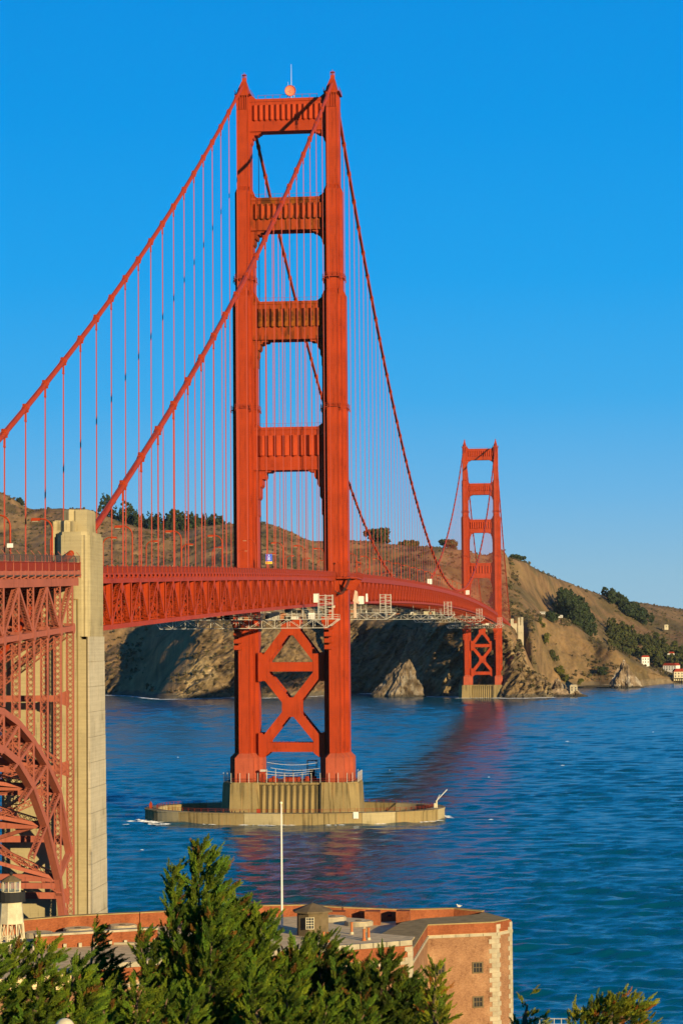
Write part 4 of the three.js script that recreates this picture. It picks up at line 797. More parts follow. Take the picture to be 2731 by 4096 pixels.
    const X = (y0, y1, zz) => { for (const s of [-1, 1]) { const L = Math.hypot(25.4, y1 - y0), o = mesh('cross_diagonal', lac(L, .7, .8, .85), m, t); o.position.set(s * 12.7, y0, zz); o.rotation.z = s * Math.atan2(25.4, y1 - y0); } };
    X(yt + .3, AY(z) - 1, z); if (i === 0) { X(yt - 20, yt - 1, z); X(yt - 38, yt - 20, z); } else if (yt - yb > 9) X(yb + .5, yt - .5, z);
    if (i) X(lo(z) + .4, up(z) - .2, z);
    // lateral bracing in the curve of the lower rib
    if (i > 0 && i < n) { const z2 = zs(i + 1); for (const s of [-1, 1]) { const A = V(s * 12.8, lo(z), z), B = V(0, (lo(z) + lo(z2)) / 2, (z + z2) / 2), C = V(-s * 12.8, lo(z2), z2), g = new Geo().beam(A.toArray(), C.toArray(), .7, .5); g.build('lateral_brace', m, t); } }
  }
  // low laced struts near the springing
  for (const [y, z, k] of [[20, 365, .4], [29, 372, .2]]) { new Geo().box(-13, 13, y - .6, y + .2, z - .3, z + .3).build('cross_strut', m, t); }
  const sl = new Geo(); { const a = z0 - 5, b = zs(n); sl.hex([[-14, AY(a) + .35, a], [14.0, AY(a) + .35, a], [14.0, AY(a) + .6, a], [-14, AY(a) + .6, a], [-14, AY(b) + .35, b], [14.0, AY(b) + .35, b], [14.0, AY(b) + .6, b], [-14, AY(b) + .6, b]]); } sl.build('roadway', M.asphalt, t);
  const k = 3.92, nb = Math.floor((zs(n) - z0 + 3) / k), pk = new Geo(), fas = new Geo().box(-.06, .06, .5, 1.05, .06, k - .06).box(.06, .12, .55, .85, .3, k * .5).geo(); for (let q = 0; q < 28; q++) { const z = (q + .5) / 28 * k; pk.box(-.02, .02, 1.1, 2.15, z - .045, z + .045); }
  const pg = pk.geo(), po = new Geo().box(-.09, .09, .0, 2.35, -.08, .08).geo(), tr = new Geo().box(-.1, .1, 2.15, 2.27, 0, k).geo(), br = new Geo().beam([-1.6, -.4, 0], [.1, .5, 0], .3, .35).geo();
  const cpts = []; for (let q = 0; q <= 6; q++) { const f = q / 6; cpts.push([-.55 * Math.max(0, f - .55) / .45, 2.25 + 1.55 * (f - .12 * Math.max(0, f - .8)), 0]); } const cp = new Geo().tube(cpts, .045, 5).geo();
  const net = new Geo(); net.box(-.01, .01, 2.35, 3.25, .05, k - .05); const netG = net.geo(), netM = new THREE.MeshStandardMaterial({ color: rgb(.07, .04, .03), transparent: true, opacity: .42, roughness: .8 });
  for (let i = 0; i < nb; i++) {
    const z = z0 - 4 + k * i, y = AY(z);
    for (const [g, nm, mt] of [[pg, 'railing_panel', M.rail], [po, 'railing_post', M.pale], [tr, 'hand_rail', M.rail], [fas, 'fascia_panel', M.pale], [br, 'bracket', M.pale], [cp, 'fence_post', M.pale], [netG, 'fence_mesh', netM]]) { const o = mesh(nm, g, mt, t); o.position.set(14.0, y, z); o.rotation.x = .028; }
  }
}

// ---------------------------------------------------------------- the brick fort
{
  const t = thing('brick_fort', 'old brick fort with granite corners below the bridge', 'fort');
  const foot = [[65.7, 405.7], [66, 383.2], [74.7, 379.9], [76.6, 376.6], [72.6, 368.6], [68.5, 367.2], [61.5, 370.5], [54, 373.4], [48.6, 373.4], [43.5, 375.9], [36, 381.6], [29, 386.9], [21, 390.6], [10, 399.6], [4, 408], [4, 446], [30, 429], [51, 415.3]];
  new Geo().prism(foot, 2.5, 15.2).build('wall', M.brick, t);
  new Geo().prism(foot.map(q => [q[0], q[1]]), 15.55, 15.95).build('lower_roof', M.roof, t);
  const band = (list, y0, y1, out, nm, m) => { for (let i = 0; i < list.length - 1; i++) { const a = list[i], b = list[i + 1], L = Math.hypot(b[0] - a[0], b[1] - a[1]), nx = -(b[1] - a[1]) / L, nz2 = (b[0] - a[0]) / L, n = Math.max(1, Math.round(L / 1.7)); for (let k = 0; k < n; k++) { const f0 = k / n + .003, f1 = (k + 1) / n - .003, p = f => [lerp(a[0], b[0], f), lerp(a[1], b[1], f)], P = p(f0), Q = p(f1); new Geo().prism([[P[0] - nx * .5, P[1] - nz2 * .5], [Q[0] - nx * .5, Q[1] - nz2 * .5], [Q[0] + nx * out, Q[1] + nz2 * out], [P[0] + nx * out, P[1] + nz2 * out]], y0, y1).build(nm, m, t); } } };
  const front = [[30, 429], [51, 415.3], [65.7, 405.7]], flank = [[65.7, 405.7], [66, 383.2]], face = [[66, 383.2], [74.7, 379.9], [76.6, 376.6], [72.6, 368.6]];
  for (const l of [front, flank, face]) band(l, 15.2, 15.55, .16, 'string_course', M.granite);
  // raised terrace behind the curtain wall, with its granite coping
  const ter = [[65.0, 405.0], [65.3, 396], [58.5, 392], [57.5, 378.5], [54, 376.5], [48.6, 376], [43.5, 378.5], [36, 384], [29, 389.5], [21, 393], [12, 400], [8, 408], [8, 443], [30, 428.4], [51, 414.8]];
  new Geo().prism(ter, 15.95, 17.1).build('terrace', M.roof, t);
  new Geo().prism([[65.7, 405.7], [64.9, 405.2], [50.5, 414.7], [51, 415.3]], 15.5, 17.35).build('curtain_parapet', M.brickRed, t);
  new Geo().prism([[51, 415.3], [50.4, 414.8], [30, 428.2], [30, 429]], 15.5, 17.35).build('curtain_parapet', M.brickRed, t);
  band(front, 17.4, 18.0, .12, 'coping_stone', M.granite);
  new Geo().prism([[65.65, 405.6], [64.8, 405.9], [50.6, 414.9], [50.95, 415.3]], 17.36, 17.42).build('curtain_top', M.roof, t);
  // thick bastion parapet with a sod top
  const bas = [[65.75, 405], [66.02, 383.25], [74.7, 379.95], [76.55, 376.7], [72.7, 369.2], [72.2, 371.8], [69.8, 374], [64.7, 377], [62.4, 381], [60.5, 394], [61.5, 404]];
  new Geo().prism(bas, 15.6, 16.85).build('bastion_parapet', M.brickRed, t);
  const ins = bas.map(q => [lerp(q[0], 67.2, .03), lerp(q[1], 382, .02)]); new Geo().prism(ins, 16.85, 17.0).build('bastion_top', M.sod, t);
  // seaward parapet
  const np = [[4, 408, 18.9], [10, 399.6, 18.9], [16, 394.9, 18.9], [21, 391, 18.9], [25.5, 388.7, 18.9], [29.1, 387.2, 18.9], [36, 382, 18.7], [43.5, 376.4, 18.6], [48.6, 373.8, 18.4], [54, 373.8, 18.1], [61.5, 371, 17.5], [68.5, 367.6, 17.3], [72.5, 369, 17.1]];
  for (let i = 0; i < np.length - 1; i++) { const a = np[i], b = np[i + 1], L = Math.hypot(b[0] - a[0], b[1] - a[1]), nx = -(b[1] - a[1]) / L, nz2 = (b[0] - a[0]) / L, w = .9, q = (p, s) => [p[0] + nx * s, p[1] + nz2 * s], mk = (y0, y1, o) => { const A = q(a, -w / 2 - o), B = q(b, -w / 2 - o), C = q(b, w / 2 + o), D = q(a, w / 2 + o); const g = new Geo(); g.hex([[A[0], y0(a), A[1]], [B[0], y0(b), B[1]], [B[0], y1(b), B[1]], [A[0], y1(a), A[1]], [D[0], y0(a), D[1]], [C[0], y0(b), C[1]], [C[0], y1(b), C[1]], [D[0], y1(a), D[1]]]); return g; };
    mk(() => 15.5, p => p[2] - .12, 0).build('seaward_parapet', M.brickRed, t); mk(p => p[2] - .12, p => p[2], .06).build('parapet_cap', M.sod, t); }
  for (const [x, z, w] of [[53.5, 375.6, 1.1], [58.2, 375.2, 1.0], [62.2, 374.6, .9]]) new Geo().box(x - w, x + w, 15.9, 17.75, z - .9, z + .9).build('traverse', M.brickRed, t);
  // granite quoins: alternate long and short blocks up each corner
  const quoin = (x, z, ax, az, bx, bz, y1) => { for (let k = 0, y = 3; y < y1 - .3; k++, y += .62) { const l = k % 2 ? .62 : .98, m2 = k % 2 ? .9 : .6; new Geo().prism([[x + .06 * (-ax - bx), z + .06 * (-az - bz)], [x + ax * l - .06 * bx, z + az * l - .06 * bz], [x + ax * l + bx * .3, z + az * l + bz * .3], [x + bx * m2 + ax * .3, z + bz * m2 + az * .3], [x + bx * m2 - .06 * ax, z + bz * m2 - .06 * az]], y, Math.min(y + .59, y1)).build('quoin', M.granite, t); } };
  const unit = (a, b) => { const L = Math.hypot(b[0] - a[0], b[1] - a[1]); return [(b[0] - a[0]) / L, (b[1] - a[1]) / L]; };
  const C = [74.7, 379.9], B = [66, 383.2], D = [76.6, 376.6], T = [72.6, 368.6], A = [65.7, 405.7];
  quoin(C[0], C[1], ...unit(C, B), ...unit(C, D), 16.85); quoin(D[0], D[1], ...unit(D, C), ...unit(D, T), 16.85); quoin(A[0], A[1], ...unit(A, [51, 415.3]), ...unit(A, B), 17.35);
  // barred windows set in the bastion face and slits in the flank
  const win = (a, b, f, y, w, h) => { const [ux, uz] = unit(a, b), x = lerp(a[0], b[0], f), z = lerp(a[1], b[1], f), nx = -uz, nz2 = ux, q = (s, o) => [x + ux * s + nx * o, z + uz * s + nz2 * o], pr = (s0, s1, o0, o1) => [q(s0, o0), q(s1, o0), q(s1, o1), q(s0, o1)];
    const W = new Geo().prism(pr(-w / 2, w / 2, -.3, .012), y, y + h).build('window', M.black, t);
    for (const [s0, s1, y0, y1] of [[-w / 2 - .16, -w / 2 + .02, y - .14, y + h + .14], [w / 2 - .02, w / 2 + .16, y - .14, y + h + .14], [-w / 2 + .02, w / 2 - .02, y - .14, y + .03], [-w / 2 + .02, w / 2 - .02, y + h - .03, y + h + .14]]) new Geo().prism(pr(s0, s1, -.05, .1), y0, y1).build('frame', M.wood, W);
    for (const s of [-w / 6, w / 6]) new Geo().prism(pr(s - .035, s + .035, .0, .05), y, y + h).build('bar', M.wood, W);
    new Geo().prism(pr(-w / 2, w / 2, 0, .045), y + h * .48, y + h * .54).build('bar', M.wood, W); };
  win(B, C, .17, 10.6, 1.15, 1.2); win(B, C, .72, 10.6, 1.15, 1.2); win(B, C, .72, 6.2, 1.15, 1.2); win(B, C, .17, 6.2, 1.15, 1.2);
  for (const [f, y] of [[.25, 10.6], [.52, 10.6], [.8, 10.6], [.25, 6.2], [.52, 6.2]]) win(A, B, f, y, .5, 1.5);
  // circular gun platforms on the roof
  for (const [x, z, y] of [[18.5, 397.8, 17.1], [22.6, 393.6, 17.1], [27.6, 390.2, 17.1], [53.4, 380.6, 17.1], [57.3, 385, 17.1], [36.5, 388.5, 17.1]]) { const g = new Geo().cyl(x, z, y, y + .5, 1.85, 1.85, 22).build('gun_platform', M.granite, t); new Geo().cyl(x, z, y + .5, y + .56, 1.7, 1.7, 22).build('traverse_circle', M.roof, g); new Geo().cyl(x, z, y + .56, y + .62, .45, .4, 10).build('pintle', M.wood, g); }
  // inner courtyard gallery seen at left
  new Geo().box(20, 34, 17.1, 17.35, 404, 404.8).build('kerb', M.granite, t);
  new Geo().prism([[20.5, 408.4], [34, 401.4], [34.4, 402.2], [21, 409.3]], 17.1, 18.6).build('gallery_wall', M.brickRed, t);
  new Geo().prism([[20.4, 408.2], [34, 401.2], [34.5, 402.3], [21, 409.5]], 18.6, 18.85).build('gallery_coping', M.granite, t);
  for (let k = 0; k < 9; k++) { const f = k / 8, x = lerp(20.9, 34.2, f), z = lerp(409.7, 402.6, f); new Geo().box(x - .16, x + .16, 15.4, 17.6, z - .16, z + .16).build('gallery_post', M.cream, t); }
}
// things on the fort roof
{
  const R = 17.1;
  const h = thing('lookout_hut', 'weathered grey wooden lookout hut with pointed roof on the fort', 'hut', [52.5, R, 394.6], .25);
  const oct = (r) => Array.from({ length: 8 }, (_, i) => [Math.cos(i / 8 * 6.2832 + .39) * r, Math.sin(i / 8 * 6.2832 + .39) * r]);
  for (let k = 0; k < 14; k++) new Geo().prism(oct(2.02 + (k % 2) * .0 - k * .001), k * .2, k * .2 + .185).build('siding_board', M.wood, h);
  new Geo().prism(oct(1.97), 0, 2.85).build('core', M.wood, h);
  const rf = new Geo().prism(oct(2.55), 2.85, 3.05).build('roof', M.scafwood || M.wood, h); const o = oct(2.55), rg = new Geo(); for (let i = 0; i < 8; i++) { const a = o[i], b = o[(i + 1) % 8]; rg.tri([a[0], 3.05, a[1]], [0, 3.95, 0], [b[0], 3.05, b[1]]); } rg.build('roof_slope', M.wood2 || M.wood, rf);
  const wn = new Geo().box(-1.05, -.15, 1.0, 2.3, 1.86, 1.95).build('window', M.glass, h); for (const [a, b, c, d] of [[-1.13, -1.05, .92, 2.38], [-.15, -.07, .92, 2.38]]) new Geo().box(a, b, c, d, 1.85, 2.06).build('frame', M.cream, wn); for (const y of [.92, 1.35, 1.63, 1.96, 2.3]) new Geo().box(-1.05, -.15, y, y + .06, 1.9, 2.02).build('muntin', M.cream, wn); for (const x of [-.8, -.42]) new Geo().box(x - .03, x + .03, 1, 2.3, 1.9, 2.0).build('muntin', M.cream, wn);
  const f = thing('flagpole', 'tall white flagpole standing on the fort roof', 'flagpole', [48.2, R, 391.2]); new Geo().cyl(0, 0, 0, 15.9, .13, .07, 10).build('pole', M.white, f); mesh('ball', new THREE.SphereGeometry(.18, 10, 8).translate(0, 16.05, 0), std([.75, .65, .4], { roughness: .35 }), f); new Geo().cyl(0, 0, 0, .5, .3, .26, 10).build('base', M.granite, f); new Geo().beam([.2, .8, .1], [.1, 15.6, 0], .02, .02).build('halyard', M.white, f);
  const pipes = [[53.1, 395.9, 1.35, 'left of the hut door'], [54.65, 401.8, 1.2, 'at left in the near pair'], [55.1, 401.3, 1.1, 'at right in the near pair'], [57.3, 394, 1.4, 'standing alone behind the hut'], [59.4, 399.9, 1.3, 'at left in the right pair'], [59.9, 399.2, 1.4, 'dark, at right in the right pair']];
  pipes.forEach(([x, z, hh, w], i) => { const p = thing('chimney_pot', `terracotta chimney pot on the fort roof ${w}`, 'chimney pot', [x, R, z], 0, 'chimney pots on the fort roof'); new Geo().cyl(0, 0, 0, .3, .26, .24, 10).build('base', i % 2 ? M.cream : M.terra, p); new Geo().cyl(0, 0, .3, hh, .17, .15, 10).build('shaft', M.terra, p); new Geo().cyl(0, 0, hh, hh + .1, .21, .21, 10).build('rim', M.terra, p); });
  const sg = thing('warning_sign', 'small red and black notice on the seaward parapet', 'sign', [60.2, 16.6, 372.3]); new Geo().box(-.3, .3, 0, .55, 0, .05).build('board', M.redroof, sg); new Geo().box(-.26, .26, .06, .3, .05, .056).build('panel', M.black, sg);
  const fn = thing('wire_fence', 'dark wire fence along the roof beside the lighthouse', 'fence'); for (let k = 0; k < 6; k++) { const x = 20.2 + k * 1.6, z = 406.5 - k * 1.2; new Geo().cyl(x, z, R, R + 1.3, .05, .05, 6).build('post', M.dark, fn); if (k < 5) { const g = new Geo(), x2 = x + 1.6, z2 = z - 1.2; for (let q = 0; q <= 8; q++) g.beam([x, R + .1 + q * .145, z], [x2, R + .1 + q * .145, z2], .015, .02); for (let q = 1; q < 10; q++) g.box(lerp(x, x2, q / 10) - .008, lerp(x, x2, q / 10) + .008, R + .1, R + 1.3, lerp(z, z2, q / 10) - .008, lerp(z, z2, q / 10) + .008); g.build('wire_panel', M.dark, fn); } }
  const l = thing('lighthouse', 'small white iron lighthouse with black gallery on the fort roof', 'lighthouse', [18.0, R - .4, 409.4]);
  const ring = (r, n = 9) => Array.from({ length: n }, (_, i) => [Math.cos(i / n * 6.2832 + .2) * r, Math.sin(i / n * 6.2832 + .2) * r]);
  ring(1.75).forEach((a, i, q) => { const b = ring(1.45)[i], c = q[(i + 1) % 9], d = ring(1.45)[(i + 1) % 9]; new Geo().beam([a[0], 0, a[1]], [b[0], 3.6, b[1]], .16, .16).build('leg', M.cream, l); new Geo().beam([a[0], .2, a[1]], [(b[0] + d[0]) / 2, 3.4, (b[1] + d[1]) / 2], .08, .08).beam([c[0], .2, c[1]], [(b[0] + d[0]) / 2, 3.4, (b[1] + d[1]) / 2], .08, .08).build('cross_rod', M.cream, l); new Geo().beam([lerp(a[0], b[0], .5), 1.8, lerp(a[1], b[1], .5)], [lerp(c[0], d[0], .5), 1.8, lerp(c[1], d[1], .5)], .1, .1).build('ring_bar', M.cream, l); });
  ring(1.55).forEach((a, i, q) => { const c = q[(i + 1) % 9], k = .86; new Geo().hex([[a[0] * .96, 3.5, a[1] * .96], [c[0] * .96, 3.5, c[1] * .96], [c[0] * k * .96, 6.1, c[1] * k * .96], [a[0] * k * .96, 6.1, a[1] * k * .96], [a[0], 3.5, a[1]], [c[0], 3.5, c[1]], [c[0] * k, 6.1, c[1] * k], [a[0] * k, 6.1, a[1] * k]]).build('wall_plate', M.cream, l); });
  new Geo().cyl(0, 0, 6.1, 6.25, 1.75, 1.75, 18).build('gallery_floor', M.black, l); const gal = new Geo(); for (let i = 0; i < 18; i++) { const a = i / 18 * 6.2832, b = (i + 1) / 18 * 6.2832; gal.hex([[Math.cos(a) * 1.66, 6.25, Math.sin(a) * 1.66], [Math.cos(b) * 1.66, 6.25, Math.sin(b) * 1.66], [Math.cos(b) * 1.66, 7.3, Math.sin(b) * 1.66], [Math.cos(a) * 1.66, 7.3, Math.sin(a) * 1.66], [Math.cos(a) * 1.7, 6.25, Math.sin(a) * 1.7], [Math.cos(b) * 1.7, 6.25, Math.sin(b) * 1.7], [Math.cos(b) * 1.7, 7.3, Math.sin(b) * 1.7], [Math.cos(a) * 1.7, 7.3, Math.sin(a) * 1.7]]); } gal.build('gallery_drum', M.black, l);
  new Geo().cyl(0, 0, 6.25, 7.3, 1.2, 1.2, 12).build('lantern_base', M.cream, l);
  const ln = new Geo().cyl(0, 0, 7.3, 8.5, 1.12, 1.12, 9, .2).build('lantern_glass', new THREE.MeshPhysicalMaterial({ color: rgb(.8, .85, .85), roughness: .05, transmission: .9, thickness: 0 }), l); ring(1.14).forEach(a => new Geo().box(a[0] - .05, a[0] + .05, 7.3, 8.5, a[1] - .05, a[1] + .05).build('mullion', M.cream, ln));
  const rfl = new Geo().cyl(0, 0, 8.5, 8.62, 1.3, 1.3, 9, .2).cyl(0, 0, 8.62, 9.15, 1.2, .25, 9, .2).build('roof', M.wood, l); mesh('vent_ball', new THREE.SphereGeometry(.24, 10, 8).translate(0, 9.4, 0), M.black, rfl);
}

// ---------------------------------------------------------------- foliage
const leafMat = (c) => new THREE.MeshPhysicalMaterial({ color: rgb(...c), roughness: .9, side: THREE.DoubleSide, transmission: .3, thickness: 0, specularIntensity: .3 });
const sprayGeo = (() => {                      // a feathery cypress branchlet along +y, one unit long
  const g = new Geo(), r = rng(4), kite = (a, d, L, w, n) => { const s = V(...d).cross(V(...n)).normalize().multiplyScalar(w), m = [a[0] + d[0] * L * .4, a[1] + d[1] * L * .4, a[2] + d[2] * L * .4], e = [a[0] + d[0] * L, a[1] + d[1] * L, a[2] + d[2] * L]; g.tri(a, [m[0] + s.x, m[1] + s.y, m[2] + s.z], e); g.tri(a, e, [m[0] - s.x, m[1] - s.y, m[2] - s.z]); };
  kite([0, 0, 0], [0, 1, 0], 1, .028, [0, 0, 1]);
  for (let k = 0; k < 15; k++) { const y = .05 + k * .058, ph = k * 2.4 + r(), el = .85 + r() * .3, d = V(Math.cos(ph) * Math.cos(el), Math.sin(el), Math.sin(ph) * Math.cos(el)).normalize(), L = (.5 - .34 * y) * (.75 + .5 * r()); kite([0, y, 0], d.toArray(), L, .034 + .012 * r(), [Math.sin(ph), .3, -Math.cos(ph)]); kite([d.x * L * .3, y + d.y * L * .3, d.z * L * .3], V(d.x + (r() - .5), d.y + .5, d.z + (r() - .5)).normalize().toArray(), L * .6, .03, [Math.sin(ph), .1, -Math.cos(ph)]); }
  return g.geo();
})();
function cypress(label, base, leaders, o = {}) {
  const t = thing('cypress_tree', label, 'tree'), r = rng(o.seed || 1), wind = o.wind ?? .35, sz = o.size || .5, wood = new Geo(), mats = [], cols = [];
  const put = (p, d, L, c) => { const q = new THREE.Quaternion().setFromUnitVectors(V(0, 1, 0), d), k = new THREE.Quaternion().setFromAxisAngle(V(0, 1, 0), r() * 6.28); mats.push(new THREE.Matrix4().compose(p, q.multiply(k), V(L * o.fat || L, L, L * o.fat || L))); cols.push(c); };
  for (const [lx, ly, lz, H, R, dens = 1] of leaders) {
    const foot = V(lerp(lx, base[0], .5), ly - H, lerp(lz, base[2], .5)), top = V(lx, ly, lz); wood.tube([foot.toArray(), [lerp(foot.x, lx, .45) - .1, ly - H * .55, lz], [lx, ly - .3, lz]], f => lerp(.2, .03, f), 6);
    const nb = Math.round(H * 11 * dens);
    for (let b = 0; b < nb; b++) {
      const u = Math.pow((b + r()) / nb, .9), h = u * H, ph = b * 2.39996 + r() * .6, up = lerp(.9, .12, u) + (r() - .5) * .3, L = (R * Math.pow(u, .72) * (.55 + .6 * r()) + .18) * (1 + wind * .4 * Math.cos(ph));
      const st = V(lerp(lx, foot.x, u * .9), ly - h, lerp(lz, foot.z, u * .9)), d = V(Math.cos(ph) + wind, up, Math.sin(ph)).normalize(), at = f => st.clone().addScaledVector(d, L * f).add(V(wind * .16 * L * f * f, .22 * L * f * f, 0));
      if (L > 1.2 && b % 3 === 0) wood.tube([st.toArray(), at(.5).toArray(), at(.95).toArray()], f => lerp(.035, .01, f), 4);
      const nt = Math.max(2, Math.round(L * 4.8));
      for (let k = 0; k < nt; k++) {           // plumes: sprays that share a direction, with gaps between one plume and the next
        const f = lerp(.2, 1, (k + r()) / nt), c = at(f).add(V((r() - .5) * .14 * L, (r() - .5) * .16, (r() - .5) * .14 * L)), n = 9 + Math.floor(r() * 7), hue = r(), br = .55 + .75 * r(), cone = r() < .04, len = sz * (.7 + 1.3 * r());
        const pd = V(d.x + (r() - .5) * .9 + wind * .75, d.y + .5 + (r() - .5) * .6, d.z + (r() - .5) * .9).normalize();
        for (let q = 0; q < n; q++) {
          const g = (q + r()) / n, sp = .85 - .55 * g, dd = V(pd.x + (r() - .5) * sp, pd.y + (r() - .5) * sp, pd.z + (r() - .5) * sp).normalize();
          put(c.clone().addScaledVector(pd, g * len).add(V((r() - .5) * .15 * (1 - g), (r() - .5) * .1 * (1 - g), (r() - .5) * .15 * (1 - g))), dd, sz * (1.05 - .5 * g) * (.55 + .6 * r()), cone ? [1.6, .5, .8] : [(.7 + .6 * hue) * br, (.95 + .12 * hue) * br, (.9 - .4 * hue) * br]);
        }
      }
    }
  }
  wood.tube([base, [base[0], (base[1] + leaders[0][1] - leaders[0][3]) / 2, base[2]], [lerp(leaders[0][0], base[0], .5), leaders[0][1] - leaders[0][3] + .3, lerp(leaders[0][2], base[2], .5)]], f => lerp(.42, .2, f), 8);
  wood.build('trunk', M.bark, t);
  const im = new THREE.InstancedMesh(sprayGeo, o.mat || leafA, mats.length); mats.forEach((m, i) => { im.setMatrixAt(i, m); im.setColorAt(i, rgb(...cols[i])); }); im.name = 'crown'; im.userData.kind = 'stuff'; im.castShadow = im.receiveShadow = true; t.add(im);
  return t;
}
const leafA = leafMat([.13, .19, .012]), leafB = leafMat([.10, .145, .012]), leafC = leafMat([.20, .22, .014]);
cypress('large windswept green cypress in front of the bridge, tallest tree in view', [66.4, 22, 558.6], [[65.9, 42.9, 558, 14, 4.2], [64.5, 41.7, 558.4, 10, 1.9], [68.0, 39.9, 557.6, 11, 3.2], [69.3, 39.2, 558.5, 9, 2.6], [62.8, 38.2, 558.3, 7, 2.0], [71.2, 37.8, 558, 7, 2.3], [67, 39.8, 560.2, 10, 3.3]], { seed: 11, size: .5 });
cypress('feathery olive green cypress in the lower left corner', [64.8, 32, 592], [[64.5, 42.2, 592, 5, 1.5], [65.7, 42.3, 592.4, 5, 1.3], [66.8, 41.6, 591.6, 4.5, 1.2], [63.6, 42.2, 592.5, 5, 1.4], [67.3, 40.4, 592, 3, 1.0]], { seed: 12, size: .42, wind: .6, mat: leafA });
cypress('slim dark windbent cypress left of the tallest tree', [58.8, 22, 553], [[59.1, 38.0, 553, 6.2, 1.1, .8], [58.3, 35.8, 553.2, 5, 1.2, .8], [60, 36.2, 552.8, 5, 1.3, .8]], { seed: 13, size: .45, wind: .9, mat: leafB });
cypress('bright green cypress top below the tallest tree at the bottom edge', [67.6, 30, 585], [[66.4, 39.7, 585, 4, 1.3], [68.0, 39.9, 585.3, 4, 1.4], [69.1, 39.6, 584.7, 4, 1.3], [70.3, 39.5, 585, 4, 1.4]], { seed: 14, size: .36 });
cypress('dark spreading cypress in front of the curtain wall of the fort', [71.2, 22, 545], [[70.8, 36.3, 545, 5, 2.6], [69, 35.2, 545.3, 5, 2.2], [72.8, 34.5, 544.8, 4.6, 2.4]], { seed: 15, size: .5, mat: leafB });
cypress('flat topped dark cypress below the corner of the fort', [74.6, 22, 548], [[74.8, 35.8, 548, 4.6, 2.3], [73.4, 35.2, 548.2, 4.5, 2.0], [76.3, 34.5, 548, 4, 1.9], [77.4, 33.7, 548.2, 3, 1.4], [72, 34.8, 547.6, 4, 1.9]], { seed: 16, size: .5, mat: leafB });
cypress('slender light green cypress sapling against the brick bastion', [78.6, 24, 560], [[78.55, 37.0, 560, 3.6, .75, 1.1]], { seed: 17, size: .36, wind: .1, mat: leafC });
cypress('low flat yellow green cypress at the lower right edge', [86.8, 32, 590], [[86.6, 39.9, 590, 1.4, 1.2, 2], [87.4, 40.0, 590.2, .8, 1.1, 2.4], [85.8, 39.5, 590, 1.2, .8, 2], [88.1, 39.8, 590, .5, .9, 2.4], [88.2, 39.2, 589.8, 1.0, .9, 1.6]], { seed: 18, size: .3, wind: .5, mat: leafC });
cypress('thin bare twigged sapling right of the brick bastion at the bottom', [83.8, 32, 585], [[83.88, 39.5, 585, 1.6, .3, .3], [83.5, 38.7, 585, 1.2, .35, .4], [84.3, 38.6, 585, 1.2, .35, .4]], { seed: 19, size: .3, mat: leafC });
cypress('green cypress filling the bottom edge under the fort wall', [72.5, 24, 566], [[71.6, 36.6, 566, 4, 1.9], [73.6, 36.3, 566, 4, 1.9], [75.4, 35.9, 566, 4, 1.7], [69.6, 37.6, 566, 5, 2.0]], { seed: 20, size: .42 });
{
  const f = thing('post_fence', 'white rail fence on the sea wall beside the fort', 'fence'); for (let k = 0; k < 5; k++) new Geo().cyl(80 + k * .95, 373.6, 1.5, 3.6, .06, .06, 6).build('post', M.scaf, f); for (const y of [2.8, 3.5]) new Geo().box(79.8, 84.2, y, y + .08, 373.57, 373.65).build('rail', M.scaf, f);
  const g = thing('lamp_globe', 'white round lamp globe peeking in at the bottom left edge', 'lamp', [77.5, 44.6, 640]); mesh('globe', new THREE.SphereGeometry(.17, 18, 12).translate(0, 2.93, 0), M.cream, g); new Geo().cyl(0, 0, 0, 2.8, .05, .05, 8).build('post', M.dark, g);
}

// ---------------------------------------------------------------- vegetation on the far shore
const clumpGeo = (() => { const g = new Geo(), r = rng(6); for (let k = 0; k < 30; k++) { const c = V(r() - .5, r() - .5, r() - .5).normalize().multiplyScalar(.35 + .6 * Math.cbrt(r())), a = V(r() - .5, r() - .5, r() - .5).normalize(), b = V(r() - .5, r() - .5, r() - .5).cross(a).normalize(), s = .26 + .16 * r(), P = (i, j) => [c.x + a.x * i * s + b.x * j * s, c.y * .85 + a.y * i * s + b.y * j * s, c.z + a.z * i * s + b.z * j * s]; g.quad(P(-1, -1), P(1, -.6), P(.8, 1), P(-.7, .9)); } return g.geo(); })();
const farLeaf = [leafMat([.075, .085, .022]), leafMat([.04, .06, .02]), leafMat([.13, .135, .022])];
function clumps(list, mat, name, parent) {
  const im = new THREE.InstancedMesh(clumpGeo, mat, list.length), m = new THREE.Matrix4(), r = rng(list.length);
  list.forEach(([x, y, z, s, sy = 1], i) => { m.compose(V(x, y, z), new THREE.Quaternion().setFromEuler(new THREE.Euler(r() * 6, r() * 6, r() * 6)), V(s, s * sy, s)); im.setMatrixAt(i, m); const b = .7 + .6 * r(); im.setColorAt(i, rgb(b * (.9 + .3 * r()), b, b * .9)); });
  im.name = name; im.userData.kind = 'stuff'; im.castShadow = im.receiveShadow = true; (parent || scene).add(im); return im;
}
